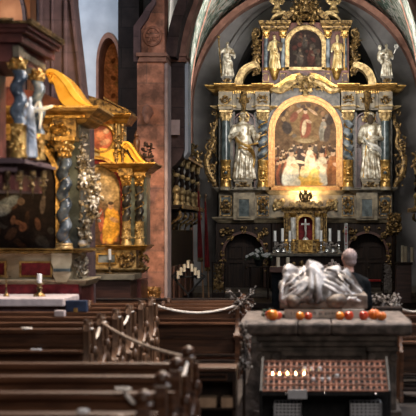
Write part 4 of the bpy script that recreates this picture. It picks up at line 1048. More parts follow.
# ================================================================== SECOND SIDE ALTAR
L2 = PL(24.0)
lb = thing('side_altar', 'farther gilded side altar with a painting of a yellow-robed figure and a round medallion above', 'altar', (L2.X(108), 24, 0))
MB().pbox(L2, 70, 141, 280, 345, -1, .0).build('altar_base', 'marble_red', lb, False)
m = MB().pbox(L2, 70, 136, 250, 272, -.8, 0); m.cornice(L2, 70, 138, 268, 274, -.8, .3, ((0, 1), (.5, .6)), .4); m.build('predella', 'gold_pale', lb, False)
fr = MB().pframe(L2, 97, 117, 253, 264, 1.6, 0, .06).build('panel_frame', 'gold', lb, False); MB().pbox(L2, 98, 116, 254, 263, 0, .02).build('panel', 'marble_blue', fr, False)
m = MB().carve(L2, 120, 134, 252, 267, .02, 24, 3, 5, True, .1); m.carve(L2, 138, 148, 250, 272, -.05, 20, 5, 5, False, .1); m.build('predella_carving', 'gold_dull', lb)
m = MB().cornice(L2, 70, 144, 245, 250, -.8, .2, ((0, 1), (.4, .7), (.7, .4)), .5); m.build('predella_ledge', 'gold', lb, False)
m = MB().pbox(L2, 122, 136, 166, 246, -.8, -.03); m.pbox(L2, 136, 145, 176, 246, -.8, -.25); m.pbox(L2, 70, 122, 160, 246, -.8, -.22); m.build('altar_body', 'marble_dark', lb, False)
for px, dd in ((127.5, .16), (139.5, .02)):
    cc = (L2.X(px), 24 - dd, 0); sx = L2.s
    co = MB().twist(cc, 3.5 * sx, 1.1 * sx, L2.Z(222), L2.Z(186), 2.6, 60, 14, px).build('twisted_column', 'marble_black', lb)
    MB().helix(cc, 4.3 * sx, L2.Z(222), L2.Z(186), 2.6, .6 * sx, px + PI, 50, 10).build('gilt_garland', 'gold_dull', co)
    sl = MB().lathe(cc, [(5.4 * sx, L2.Z(245)), (5.4 * sx, L2.Z(243)), (4.5 * sx, L2.Z(241)), (4.7 * sx, L2.Z(232)), (4.3 * sx, L2.Z(223)), (5 * sx, L2.Z(221.5))], 16); sl.carve(PL(24 - dd), px - 4, px + 4, 224, 241, .08, 14, 4, 3, True, .04); sl.build('column_sleeve', 'gold_pale', co)
    cp = MB().lathe(cc, [(3.6 * sx, L2.Z(187)), (4 * sx, L2.Z(185)), (3.6 * sx, L2.Z(184)), (4.4 * sx, L2.Z(179)), (5.8 * sx, L2.Z(175.5))], 16, 1, 1, 8, .1); cp.carve(PL(24 - dd), px - 4.4, px + 4.4, 176, 185, .08, 12, 5, 3, True, .05); cp.build('capital', 'gold', co)
m = MB().pbox(L2, 120, 134, 168, 176.5, -.8, .22); m.pbox(L2, 134, 146, 168, 176.5, -.8, .04); m.build('entablature', 'gold_dull', lb, False)
m = MB().cornice(L2, 114, 146, 163.5, 172, -.8, .42, ((0, 1), (.2, .9), (.4, .7), (.65, .5), (.85, .3)), .5); m.build('cornice', 'gold', lb, False)
P = [tuple(v[:2]) for v in smooth_path([(x, y, 0) for x, y in ((123.5, 147), (126, 143), (130, 142.5), (135, 147), (140, 155), (145, 161), (152, 165))], 6)]
Q = [tuple(v[:2]) for v in smooth_path([(x, y, 0) for x, y in ((126.5, 150), (127.5, 148.5), (129, 149), (131, 153), (135, 160), (139, 163.5), (144, 166))], 6)]
m = MB().pband(L2, P, Q, -.4, .2); m.pband(L2, P, [(x * .7 + a * .3, y * .7 + b * .3) for (x, y), (a, b) in zip(P, Q)], -.4, .32); m.scroll(L2, 126.5, 147.5, 3, 1.2, 0, .24, 1.1); m.pprism(L2, [(100, 166), (100, 148), (124, 150), (134, 162), (136, 166)], -.4, .02); m.build('swan_neck_gable', 'gold_bright', lb, False)
m = MB().plathe(L2, 137, [(2.2, 160), (1.4, 156), (2.4, 152), (3.4, 146), (3.6, 142), (2.4, 139), (1.4, 137.5), (2.4, 136), (1, 132), (.3, 130)], .05, 16); m.build('urn_finial', 'wood', lb)
m = MB().carve(L2, 141, 153, 140, 168, -.1, 26, 8, 5, False, .1); m.build('side_carving', 'wood_dark', lb)
m = MB().pbox(L2, 80, 122, 117, 166, -.6, -.04); m.build('upper_body', 'cream', lb, False)
m = MB()
for x in (116.5, 123): m.plathe(L2, x, [(2, 164), (1.4, 160), (1.8, 150), (1.3, 140), (2, 128), (2.4, 124)], .06, 12); m.carve(L2, x - 3, x + 3, 126, 162, .06, 20, int(x), 3, False, .06)
m.build('upper_pilasters', 'gold_dull', lb)
m = MB().cornice(L2, 80, 126, 114.5, 124, -.6, .34, ((0, 1), (.25, .85), (.5, .6), (.75, .4)), .4); m.build('upper_cornice', 'gold', lb, False)
m = MB().pprism(L2, [(88, 115), (88, 96), (106, 102), (118, 108), (131, 113), (131, 115)], -.5, .36); m.pprism(L2, [(107, 101), (107, 99), (120, 106.5), (132, 112), (132, 114)], -.5, .42); m.build('upper_gable', 'gold_dull', lb, False)
m = MB().tube([L2.p(102 + 12 * math.cos(k * PI / 20), 138 + 14 * math.sin(k * PI / 20), .0) for k in range(40)], .032, 8, 1, True); mo = m.build('medallion_frame', 'gold', lb)
def ofn(y):
    w = 11.6 * math.sqrt(max(0, 1 - ((y - 138) / 13.6) ** 2)) + .05; return 102 - w, 102 + w
mk = [(100, 135, 5, 6, 20, (.62, .24, .13)), (105, 142, 6, 3, -20, (.58, .30, .18)), (97, 146, 5, 3, 10, (.28, .08, .05)), (106, 131, 3, 3, 0, (.64, .4, .26)), (101, 128, 5, 2, 0, (.30, .10, .07))]
canvas(L2, -.02, (90, 114, 124.5, 151.5, ofn), (.42, .12, .07), mk, 2.4, 6, .3).build('medallion_painting', 'paint', mo)
fo = MB().pband(L2, arch(98, 28, 246, 192, 156, 30), arch(98, 25.5, 246, 192, 159.5, 30), -.2, .14); fr = fo.build('picture_frame', 'gold', lb)
MB().pband(L2, arch(98, 25.5, 246, 192, 159.5, 30), arch(98, 23, 246, 192, 164, 30), -.2, .06).build('red_inner_frame', 'velvet', fr)
mk = folk(109, 243, 44, (.62, .30, .05), (.55, .3, .18), 8) + [(106, 226, 4, 15, 10, (.66, .36, .06)), (112, 212, 5, 6, -30, (.60, .28, .06)), (114, 238, 4, 4, 0, (.40, .14, .08)), (103, 238, 4, 6, 0, (.28, .08, .05)), (118, 232, 3, 10, 0, (.16, .08, .05)), (100, 220, 3, 12, 0, (.36, .10, .06)), (108, 192, 12, 12, 0, (.45, .33, .20)), (98, 180, 14, 10, 0, (.56, .42, .26)), (116, 205, 4, 6, 0, (.22, .15, .09))] + folk(109, 243, 42, (.68, .36, .06), (.6, .35, .2), 8)
canvas(L2, -.12, (75, 121, 164, 244.5, arch_fn(98, 23, 192, 164)), lambda x, y: (.09 + .30 * np.clip((215 - y) / 50, 0, 1), .05 + .22 * np.clip((215 - y) / 50, 0, 1), .03 + .12 * np.clip((215 - y) / 50, 0, 1)), mk, 2, 17, .3).build('painting', 'paint', fr)
LN = PL(23.3)
mt = thing('altar_table', 'dark altar table with a grey slab before the farther side altar', 'altar table', (LN.X(105), 23.3, 0))
MB().box(LN.X(65), LN.X(138), 22.8, 23.85, LN.Z(279), LN.Z(273.5)).build('table_slab', 'marble_pale', mt, False, bevel=.01)
MB().box(LN.X(70), LN.X(133), 22.95, 23.85, 0, LN.Z(279)).build('table_body', 'wood_red', mt, False)
c = (LN.X(110.5), 23.2, LN.Z(273.5)); k = 23.2 / F
cs = thing('candlestick', 'thin brass candlestick on the slab of the farther side altar', 'candlestick', c)
MB().lathe(c, [(.085, 0), (.085, .012), (.02, .03), (.014, .08), (.03, .10), (.012, .13), (.012, .24), (.05, .25)], 12).build('stem', 'gold_dull', cs)
tag(MB().lathe((c[0], c[1], c[2] + .25), [(.031, 0), (.029, .19)], 12).build('candle', 'wax_white'), 'white candle on the thin brass candlestick of the farther side altar', 'candle')
# orange-gold block by the pier foot
PG = PL(25.5)
m = MB().box(PG.X(144), PG.X(160), 25.2, 25.6, 0, PG.Z(287)); m.carve(PL(25.2), 145, 159, 286, 304, .0, 26, 3, 5, True, .05)
tag(m.build('orange_gold_block', 'frame_gold'), 'small orange-gold carved block standing at the foot of the red sandstone pier', 'pedestal')

# ================================================================== CARVED MONUMENT AT FAR LEFT (close, out of focus)
LF = PL(13.0)
mo = thing('wall_monument', 'dark carved wall monument with blue twisted columns under a projecting cornice, high on the pier', 'monument', (LF.X(15), 13.0, LF.Z(205)))
def oct_plan(x0, xc, xr, d1, z0, z1, grow=0):
    """projecting block: front face up to xc, flank receding to xr"""
    a, c, b = LF.X(x0), LF.X(xc) + grow, PL(14.25).X(xr) + grow
    f, g = 13.0 - d1 - grow, 14.25
    pl = [(a, f), (c, f), (b, g), (a, g)]
    n = len(pl); m_ = MB(); m_.v = [Vector((x, y, z0)) for x, y in pl] + [Vector((x, y, z1)) for x, y in pl]
    m_.f = [tuple(reversed(range(n))), tuple(range(n, 2 * n))] + [(i, (i + 1) % n, (i + 1) % n + n, i + n) for i in range(n)]
    return m_
def merge(*ms):
    r = MB()
    for q in ms: r.add(q.v, q.f)
    return r
Zf = LF.Z
m = merge(oct_plan(-60, 20, 50, .10, Zf(31), Zf(27), .13), oct_plan(-60, 20, 50, .10, Zf(35), Zf(31), .10), oct_plan(-60, 20, 50, .10, Zf(44), Zf(35), .05)); m.build('cornice', 'marble_red', mo, False)
m = oct_plan(-60, 20, 50, .10, Zf(27), Zf(24.5), .16); cx_, bx_ = LF.X(20) + .16, PL(14.25).X(50) + .16
for i in range(40): m.box(LF.X(-60 + i * 2), LF.X(-60 + i * 2 + 1.2), 12.70, 12.76, Zf(25), Zf(22.5))
for i in range(40):
    t = i / 40; x = cx_ + (bx_ - cx_) * t; y = 12.74 + 1.5 * t; m.box(x - .03, x + .012, y, y + .022, Zf(25), Zf(22.5))
m.build('gilt_cornice_edge', 'gold_dull', mo, False)
m = oct_plan(-60, 18, 46, .04, Zf(62), Zf(44), 0); m.build('frieze', 'marble_red', mo, False)
fx = lambda Y: LF.X(18) + (PL(14.25).X(46) - LF.X(18)) * (Y - 12.96) / 1.29
m = MB().box(LF.X(15), fx(13.0) + .03, 12.9, 13.1, Zf(58), Zf(47)); m.build('frieze_block', 'marble_pale', mo, False)
m = MB().box(fx(13.6) - .05, fx(13.6) + .03, 13.45, 13.75, Zf(72), Zf(62)); m.build('frieze_block', 'marble_pale', mo, False)
m = MB()
for i in range(9): y = 13.1 + i * .12; m.box(fx(y) - .02, fx(y) + .03, y, y + .06, Zf(56), Zf(51))
m.box(fx(13.6) - .06, fx(13.6) + .02, 13.1, 14.15, Zf(51.5), Zf(50)); m.build('dentil_course', 'marble_pale', mo, False)
MB().box(LF.X(-60), PL(14.25).X(6), 13.3, 14.25, Zf(160), Zf(58)).build('back_panel', 'marble_red', mo, False)
for px, dd, zt, zb, rr_, zs in ((18.5, .02, 69, 158, 6.4, 124), (38, -.5, 80, 160, 5.4, 134)):
    LF = PL(13.0 - dd); Zf = LF.Z; cc = (LF.X(px), 13.0 - dd, 0); k = LF.s
    co = MB().twist(cc, rr_ * 1.05 * k, rr_ * .34 * k, Zf(zs + 1), Zf(zt), 2.4, 60, 16, px).build('twisted_column', 'marble_navy', mo)
    sl = MB().lathe(cc, [(rr_ * 1.4 * k, Zf(zb)), (rr_ * 1.4 * k, Zf(zb - 3)), (rr_ * 1.2 * k, Zf(zb - 5)), (rr_ * 1.25 * k, Zf(zs + 8)), (rr_ * 1.15 * k, Zf(zs + 4)), (rr_ * 1.35 * k, Zf(zs + 1)), (rr_ * 1.3 * k, Zf(zs))], 18); sl.carve(PL(cc[1]), px - rr_, px + rr_, zs + 3, zb - 5, rr_ * 1.1 * k, 20, 4, 4, True, .03); sl.build('column_sleeve', 'gold', co)
    cp = MB().lathe(cc, [(rr_ * k, Zf(zt + 1)), (rr_ * 1.15 * k, Zf(zt - 1)), (rr_ * k, Zf(zt - 3)), (rr_ * 1.5 * k, Zf(zt - 9))], 16, 1, 1, 8, .1); cp.carve(PL(cc[1]), px - rr_ * 1.5, px + rr_ * 1.5, zt - 10, zt, rr_ * k, 22, 5, 4.4, True, .04); cp.build('capital', 'gold', co)
LF = PL(13.0); Zf = LF.Z
m = merge(oct_plan(-60, 20, 48, .10, Zf(161), Zf(158.5), .04), oct_plan(-60, 20, 48, .10, Zf(164), Zf(161), .09), oct_plan(-60, 18, 46, .06, Zf(172), Zf(164), .0)); m.build('base_ledge', 'sand_purple', mo, False)
for px, Yp in ((-10, 12.95), (8, 12.95), (21, 12.98), (33, 13.4), (44, 13.9)):
    LP = PL(Yp); m = MB()
    m.plathe(LP, px, [(.3, 198), (1.2, 195), (.8, 191), (2.2, 187), (1.4, 182), (2.8, 178), (3.4, 171)], .02, 12); m.carve(LP, px - 3, px + 3, 174, 192, .04, 9, int(px) + 40, 3, True, .03)
    m.build('pendant', 'gold_dull', mo)
m = oct_plan(-60, 14, 42, -.04, Zf(190), Zf(172), 0); m.build('underside', 'marble_red', mo, False)
# angel between the columns, draped pale blue
b_ = PL(13.3).p(30.5, 158, 0); an = thing('angel_statue', 'pale blue draped angel statue with an outstretched arm between the blue twisted columns', 'statue', b_)
saint(an, b_, PL(13.3).Z(97) - b_.z, 77, 'blue_cloth', [((-.16, -.10, .64), (-.10, -.2, .74)), ((.26, -.04, .78), (.60, -.10, .84))], False, True, face=(.3, -1, 0), sway=1, slim=.62)
for q in (-1, 1): MB().tube(smooth_path([Vector(b_) + Vector((q * .02, .05, .50)), Vector(b_) + Vector((q * .07, .08, .58)), Vector(b_) + Vector((q * .09, .08, .46)), Vector(b_) + Vector((q * .08, .07, .30))], 5), [.015 + .02 * math.sin(i / 15 * PI) for i in range(16)], 8, .5).build('wing', 'silver', an)

# ================================================================== CHOIR STALLS WITH GILT CANOPIES, BANNERS
def stall(sg, lab):
    n = -1 if sg < 0 else 1
    r_ = thing('choir_stall', lab, 'choir stall', (n * 3.15, 31, .30))
    MB().box(min(n * 3.44, n * 2.98), max(n * 3.44, n * 2.98), 27.75, 33.9, .30, 2.1).build('stall_base', 'wood_dark', r_, False, bevel=.02)
    MB().box(min(n * 3.44, n * 3.36), max(n * 3.44, n * 3.36), 27.75, 33.9, 2.1, 3.6).build('back_panel', 'wood_dark', r_, False)
    m = MB().box(min(n * 3.44, n * 2.72), max(n * 3.44, n * 2.72), 27.7, 34.0, 2.55, 2.60); m.box(min(n * 3.44, n * 2.66), max(n * 3.44, n * 2.66), 27.65, 34.1, 2.60, 2.64); m.build('canopy_ledge', 'wood_dark', r_, False); MB().box(min(n * 2.66, n * 2.63), max(n * 2.66, n * 2.63), 27.65, 34.1, 2.56, 2.65).build('gilt_edge', 'gold_dull', r_, False)
    m = MB().box(min(n * 3.44, n * 2.74), max(n * 3.44, n * 2.74), 27.7, 34.0, 3.72, 3.77); m.build('canopy_cornice', 'wood_dark', r_, False); MB().box(min(n * 2.74, n * 2.71), max(n * 2.74, n * 2.71), 27.7, 34.0, 3.72, 3.78).build('gilt_edge', 'gold_dull', r_, False)
    rq = random.Random(5)
    for i in range(5):
        y = (27.9, 29.1, 30.4, 31.8, 33.2)[i]; c = (n * 2.80, y, 0)
        co = MB().twist(c, .050, .014, 2.98, 3.52, 3, 50, 10, i).build('colonnette', 'wood_dark', r_)
        MB().lathe(c, [(.05, 2.88), (.085, 2.92), (.09, 2.97), (.05, 3.04), (.055, 3.06)], 12).build('gilt_vase', 'gold_pale', co)
        MB().lathe(c, [(.055, 3.24), (.072, 3.27), (.072, 3.30), (.055, 3.33)], 12).build('gilt_ring', 'gold_pale', co)
        MB().lathe(c, [(.075, 2.64), (.08, 2.70), (.055, 2.74), (.072, 2.82), (.055, 2.88)], 12).build('column_capital', 'gold_pale', co); MB().lathe(c, [(.05, 3.52), (.065, 3.55), (.055, 3.58), (.09, 3.72)], 12).build('column_base', 'gold_pale', co)
        m = MB().tube(smooth_path([(n * 2.74, y, 2.52), (n * 2.72, y, 2.40), (n * 2.84, y, 2.28), (n * 2.96, y, 2.20), (n * 3.0, y, 2.0)], 4), [.03, .035, .03, .04, .05, .04, .03, .025, .045, .03, .02, .04, .03, .02, .014, .014, .01], 7); m.ell((n * 2.72, y, 2.44), .045); m.build('bracket', 'gold_dull', r_)
        p = Vector((n * 2.80, y, 3.98 + .1 * (i % 2))); m = MB(); putto(m, p, .26, rq)
        for q in range(9): m.ell(Vector((n * 2.80 + rq.uniform(-.10, .10), y + rq.uniform(-.15, .15), 3.79 + rq.uniform(0, .10 + .2 * math.sin(i * 1.4) ** 2))), (rq.uniform(.02, .06), rq.uniform(.02, .06), rq.uniform(.03, .09)))
        m.build('crest_carving', 'gold_dull', r_)
        # misericord seat front with carving
        m = MB().box(min(n * 2.98, n * 2.92), max(n * 2.98, n * 2.92), y - .36, y + .36, .5, 1.3); m.build('seat_front', 'wood_red', r_, False, bevel=.02)
    return r_
stall(-1, 'gilt-canopied choir stall with spiral colonnettes along the chancel wall beside the red sandstone pier')
stall(1, 'gilt-canopied choir stall on the chancel wall opposite the sandstone pier')
PB = PL(31.8)
for i, (px, tx, lab) in enumerate(((201.5, 198.5, 'deep red church banner on a pole leaning by the gilt choir stall'), (206, 204.5, 'second red banner hanging behind the other banner, farther from the choir stall'))):
    b0 = (PB.X(px) + .05, 31.8 + i * .3, .30)
    t = thing('banner', lab, 'banner', b0)
    top = PB.p(tx, 188 + i * 10, -i * .3)
    MB().tube([b0, top], .02, 8).ell(top + Vector((0, 0, .05)), (.035, .035, .07)).build('pole', 'wood_light', t)
    m = MB(); n = 14
    for k in range(n + 1):
        z = k / n
        for j in range(13):
            u = j / 12; ww = .04 + .09 * z; fold = math.sin(u * 15 + k * .15) * .03 * (.4 + z)
            m.v.append(Vector((top.x + (u - .5) * ww + z * .05, top.y - .06 + fold, top.z - .08 - z * 1.62)))
    m.f = [(a * 13 + b, a * 13 + b + 1, (a + 1) * 13 + b + 1, (a + 1) * 13 + b) for a in range(n) for b in range(12)]
    o = m.build('cloth', 'red_cloth', t); s = o.modifiers.new('Solidify', 'SOLIDIFY'); s.thickness = .008
    m = MB()
    for j in range(9):
        q = m; x = top.x + (j / 8 - .5) * .13 + .05; q.tube([(x, top.y - .06, top.z - 1.70), (x, top.y - .06, top.z - 1.80)], .008, 5)
    m.build('fringe', 'gold_dull', t)
# votive candle rack with pillar candles in the chancel
PC = PL(27.1)
st = thing('candle_stand', 'black iron lozenge-shaped candle stand before the choir stall', 'candle stand', (PC.X(188), 27.1, 0))
m = MB(); LZ = [(188, 264), (205, 276), (188, 294), (172, 276)]
pts = [PC.p(*q) for q in LZ]
for i in range(4): m.tube([pts[i], pts[(i + 1) % 4]], .022, 7)
for q in range(7):
    t = (q + 1) / 8; m.tube([PC.p(172 + 33 * t, 277), PC.p(172 + 33 * t, 277 - 11 * (1 - abs(t - .5) * 2))], .012, 6)
m.tube([PC.p(172, 277), PC.p(205, 277)], .02, 7); m.build('frame', 'black', st)
MB().tube([PC.p(188, 294), (PC.X(188), 27.1, 0.03)], .03, 8).lathe((PC.X(188), 27.1, 0), [(.28, 0), (.28, .03), (.04, .06)], 20).build('post', 'black', st)
for i, (px, yt) in enumerate(((178.3, 271), (181.3, 267.5), (184.6, 264.2), (188.2, 260.5), (192, 264), (195.4, 267.5), (198.6, 270.5))):
    hs = 7.5 * PC.s; c = (PC.X(px), 27.1 - .04, PC.Z(yt + 7.5))
    MB().lathe((c[0], c[1], c[2] - .02), [(.05, 0), (.06, .012), (.06, .02)], 10).tube([(c[0], c[1] + .04, c[2] - .015), (c[0], c[1], c[2] - .01)], .012, 5).build('candle_cup', 'black', st)
    nm = ('lowest', 'second lowest', 'third lowest', 'topmost', 'third lowest', 'second lowest', 'lowest')[i]; sd = 'pier side' if i < 3 else 'altar side'
    tag(MB().lathe(c, [(.032, 0), (.031, hs), (.02, hs + .004)], 12).build('candle', 'wax'), ('ivory pillar candle at the peak of the black iron lozenge stand' if i == 3 else 'ivory pillar candle, %s on the %s of the black iron lozenge stand' % (nm, sd)), 'candle', 'pillar candles on the iron stand')

# flower stands, paschal candle, celebration altar, bench, railing
PF = PL(34.0)
t = thing('flower_stand', 'dark wooden plant table before the left arched door, carrying white flowers', 'table', (PF.X(259), 34, .30))
zt = PF.Z(266)
MB().box(PF.X(249), PF.X(269), 33.75, 34.25, zt - .04, zt).build('table_top', 'wood_dark', t, False, bevel=.008)
for a in (250, 268):
    for b in (33.8, 34.2): MB().tube([(PF.X(a), b, .30), (PF.X(a), b, zt - .04)], .022, 6).build('leg', 'wood_dark', t)
def bouquet(lab, c, w, h, seed, mats, pot=True):
    t = thing('flower_arrangement', lab, 'flowers', c); rq = random.Random(seed); c = Vector(c)
    if pot: MB().lathe(c, [(.08, 0), (.11, .08), (.13, .16), (.12, .165)], 14).build('pot', 'black', t)
    lf, fl, tw = MB(), MB(), MB()
    for k in range(46):
        a = rq.uniform(0, 2 * PI); q = rq.random() ** .6; p = c + Vector((math.cos(a) * q * w, math.sin(a) * q * w * .6, .18 + h * (1 - q * .75) * rq.uniform(.6, 1)))
        tw.tube([c + Vector((0, 0, .12)), (c + p) / 2 + Vector((0, 0, h * .3)), p], .004, 4)
        for j in range(3): lf.ell(p + Vector((rq.uniform(-.06, .06), rq.uniform(-.06, .06), rq.uniform(-.10, .0))), (.035, .012, .02), Matrix.Rotation(rq.uniform(0, PI), 3, 'Z') @ Matrix.Rotation(rq.uniform(-1, 1), 3, 'Y'))
        if k % 5 != 4:
            for j in range(5):
                b = j * 2 * PI / 5; fl.ell(p + Vector((math.cos(b) * .022, -.02, math.sin(b) * .022)), (.02, .010, .016))
    tw.build('stems', 'leaf', t); lf.build('leaves', 'leaf', t); fl.build('blossoms', mats, t); return t
bouquet('loose white flowers in a dark pot on the plant table by an arched door', (PF.X(259), 34, zt), .34, .34, 5, 'petal')
bouquet('pale pink and white flowers beside the tall white candle, behind the man', (PL(33.6).X(333), 33.6, .86), .30, .32, 8, 'petal_pink')
m = MB().box(PL(33.6).X(327), PL(33.6).X(339), 33.4, 33.8, .30, .86); tag(m.build('flower_pedestal', 'wood_dark', bevel=.01), 'dark square pedestal under the pale pink flowers', 'pedestal')
PP = PL(33.0)
c = (PP.X(346), 33, .30); zt = PP.Z(250)
t = thing('candle_holder', 'floor candle holder carrying the tall white red-marked candle', 'candle holder', c)
MB().lathe(c, [(.2, 0), (.2, .03), (.05, .07), (.03, .2)], 16).build('foot', 'gold_dull', t); MB().lathe(c, [(.03, .2), (.03, zt - .34), (.07, zt - .32), (.08, zt - .30)], 12).build('shaft', 'gold_dull', t)
pc = MB().lathe((c[0], c[1], zt), [(.048, 0), (.046, PP.Z(223.5) - zt), (.03, PP.Z(223.2) - zt)], 16).build('paschal_candle', 'wax_white'); tag(pc, 'tall white candle with red marks, standing behind the man beside the high altar', 'candle')
m = MB(); zz = PP.Z(236)
m.box(c[0] - .012, c[0] + .012, 32.947, 32.958, zz - .16, zz + .16); m.box(c[0] - .03, c[0] + .03, 32.95, 32.962, zz + .04, zz + .065)
for k in (-.22, .22): m.ell((c[0], 32.955, zz + k), (.022, .01, .022))
m.build('red_marks', 'cushion', pc, False)
PT_ = PL(28.5)
ct = thing('celebration_altar', 'reddish wooden altar table carrying two candles, mostly hidden behind the recumbent stone figure', 'altar table', (PT_.X(303), 28.5, 0))
MB().box(PT_.X(270), PT_.X(336), 28.1, 28.9, PT_.Z(272), PT_.Z(266.5)).build('table_top', 'wood_red', ct, False, bevel=.01)
MB().box(PT_.X(272), PT_.X(334), 28.2, 28.8, 0, PT_.Z(272)).build('table_body', 'jacket', ct, False)
for px, lab in ((278.3, 'white candle at the very end of the reddish wooden altar table'), (288, 'white candle just inward on the reddish wooden altar table')):
    tag(MB().lathe((PT_.X(px), 28.3, PT_.Z(266.5)), [(.042, 0), (.040, .20), (.02, .205)], 12).build('candle', 'wax'), lab, 'candle', 'candles on the wooden altar table')
PBn = PL(36.0)
t = thing('bench', 'dark bench with a thin bright red cushion before the right arched door', 'bench', (PBn.X(372), 36, .42))
MB().box(PBn.X(362), PBn.X(383), 35.8, 36.2, PBn.Z(281.5) - .06, PBn.Z(281.5)).build('seat', 'wood_dark', t, False)
MB().box(PBn.X(364), PBn.X(381), 35.82, 36.18, PBn.Z(281.5), PBn.Z(279.6)).build('cushion', 'cushion', t, False, bevel=.015)
for a in (363, 382):
    for b in (35.85, 36.15): MB().tube([(PBn.X(a), b, .42), (PBn.X(a), b, PBn.Z(281.5) - .05)], .025, 6).build('leg', 'wood_dark', t)
PR = PL(32.8)
for x0, x1, lab, sc in ((382.5, 393, 'openwork carved wooden screen panel right of the red-cushioned bench', 'dried'), (212, 225, 'dark openwork carved screen panel left of the left arched door', 'gold_dull')):
    t = thing('carved_screen', lab, 'screen', (PR.X((x0 + x1) / 2), 32.8, .30))
    MB().pframe(PR, x0, x1, 262, 294, 1.1, -.05, .05).build('frame', 'wood_dark', t, False)
    m = MB(); m.carve(PR, x0 + 1, x1 - 1, 264, 292, -.02, 46, 5, 3.6, True, .04)
    for k in range(4): m.scroll(PR, (x0 + x1) / 2 + (1 if k % 2 else -1) * 2.2, 267 + k * 7.2, 3.2, 1.4, k, .0, .8, 1 if k % 2 else -1)
    m.build('openwork', sc, t)
    MB().box(PR.X(x0), PR.X(x1), 32.74, 32.86, .30, PR.Z(294)).build('plinth', 'wood_dark', t, False)
t = thing('prayer_desk', 'reddish dark oak desk beside the openwork screen, under the gilt choir stall', 'desk', (PR.X(402), 32.2, .30))
MB().box(PR.X(394), PR.X(409), 32.0, 32.5, .30, PR.Z(264)).build('body', 'wood_red', t, False, bevel=.01); MB().box(PR.X(393), PR.X(410), 31.95, 32.55, PR.Z(264), PR.Z(261.5)).build('top', 'wood_dark', t, False)
for k, px in enumerate((401, 404, 410)):
    c = (PR.X(px), 32.25 if px < 409 else 32.2, PR.Z(261.5)); tag(MB().lathe(c, [(.040, 0), (.038, (PR.Z(245 + k) - PR.Z(261.5)))], 10).build('candle', 'wax'), ('stout ivory candle on the oak desk, nearest the openwork screen', 'middle one of three ivory candles on the oak desk', 'ivory candle on the oak desk, farthest from the openwork screen')[k], 'candle', 'candles on the oak desk')
PO = PL(35.2)
t = thing('gilded_carving', 'gilded carved foliage finial on a dark post right of the predella', 'carving', (PO.X(394), 35.2, .42))
MB().tube([(PO.X(394), 35.2, .42), PO.p(394, 232)], .06, 10).build('post', 'wood_dark', t)
m = MB().carve(PO, 387, 401, 211, 234, 0, 46, 8, 5, True, .14); putto(m, PO.p(394, 220, .1), .32, R); m.build('foliage', 'gold_dull', t)
# ================================================================== TOMB WITH RECUMBENT FIGURE
TY = 14.0; TP = PL(TY); zs = TP.Z(321)
x0, x1 = TP.X(240), TP.X(412)
tm = thing('stone_tomb', 'massive weathered stone tomb chest with a thick moulded slab and scroll pilasters', 'tomb', ((x0 + x1) / 2, TY + .9, 0))
prof = [(0.0, zs - .04), (.05, zs), (1.75, zs), (1.8, zs - .04), (1.78, zs - .14), (1.66, zs - .175), (.14, zs - .175), (.02, zs - .14)]
for a, b in ((x0, x0 + .62), (x0 + .625, x0 + .98), (x0 + .985, x1)): MB().prismx([(TY + q, z) for q, z in prof], a, b).build('slab_block', 'stone', tm, False, bevel=.018)
bx0, bx1 = TP.X(258), TP.X(397)
m = MB().box(bx0 + .06, bx1 - .06, TY + .22, TY + 1.6, 0, zs - .17); m.box(bx0 - .02, bx1 + .02, TY + .13, TY + 1.66, zs - .23, zs - .17); m.box(bx0, bx1, TY + .17, TY + 1.64, zs - .29, zs - .23); m.box(bx0 - .06, bx1 + .06, TY + .08, TY + 1.7, 0, .14)
m.build('chest', 'stone_brown', tm, False, bevel=.012)
MB().pprism(PL(TY + .12), [(253, 343), (262, 343), (262, 372), (262, 432), (232, 432), (236, 414), (241, 398), (247, 382), (251, 366), (250, 352)], -.16, .02).build('scroll_buttress', 'stone', tm, False, bevel=.015)
for a, b in ((bx0, bx0 + .22), (bx1 - .30, bx1)):
    m = MB().box(a, b, TY + .12, TY + .3, .14, zs - .34); m.box(a - .02, b + .02, TY + .09, TY + .3, zs - .34, zs - .29); m.box(a + .04, b - .04, TY + .10, TY + .14, .2, zs - .5)
    for q in (a + .03, b - .03): m.tube([(q, TY + .08, zs - .40), (q, TY + .3, zs - .40)], .045, 12)
    m.build('scroll_pilaster', 'stone_brown', tm, True, bevel=.008)
m = MB().box(bx0 + .24, bx1 - .32, TY + .18, TY + .24, zs - .40, zs - .34); m.box(bx0 + .24, bx1 - .32, TY + .18, TY + .24, .16, .24); m.box(bx0 + .24, bx0 + .30, TY + .18, TY + .24, .24, zs - .4); m.box(bx1 - .38, bx1 - .32, TY + .18, TY + .24, .24, zs - .4); m.build('panel_moulding', 'stone_brown', tm, False, bevel=.01)
# figure base with inscription
EY = 14.55; EP = PL(EY)
ef = thing('effigy', 'worn polished stone figure reclining under draped cloth on top of the tomb', 'sculpture', (EP.X(323), EY + .3, zs))
m = MB().box(EP.X(284.5), EP.X(364), EY - .12, EY + .72, zs, EP.Z(308.5)); pb = m.build('inscribed_plinth', 'inscription', ef, False, bevel=.008)
rq = random.Random(77); m = MB(); z0, z1 = zs + .03, EP.Z(311); x = EP.X(291)
while x < EP.X(344):                                                     # worn illegible letters
    if rq.random() > .16:
        w = rq.uniform(.010, .022); hh = (z1 - z0) * .62; zc = z0 + .01
        m.box(x, x + .006, EY - .1235, EY - .119, zc, zc + hh)
        if rq.random() > .3: m.box(x + w, x + w + .006, EY - .1235, EY - .119, zc, zc + hh)
        if rq.random() > .4: q = rq.choice((0, hh * .45, hh - .006)); m.box(x, x + w, EY - .1235, EY - .119, zc + q, zc + q + .006)
        x += w
    x += .022
m.build('worn_inscription', 'ink', pb, False)
m = MB(); zb = EP.Z(308.5)
m.box(EP.X(280), EP.X(367), EY - .08, EY + .68, zb, EP.Z(302)); m.box(EP.X(341), EP.X(367), EY - .10, EY + .66, zb, EP.Z(294))
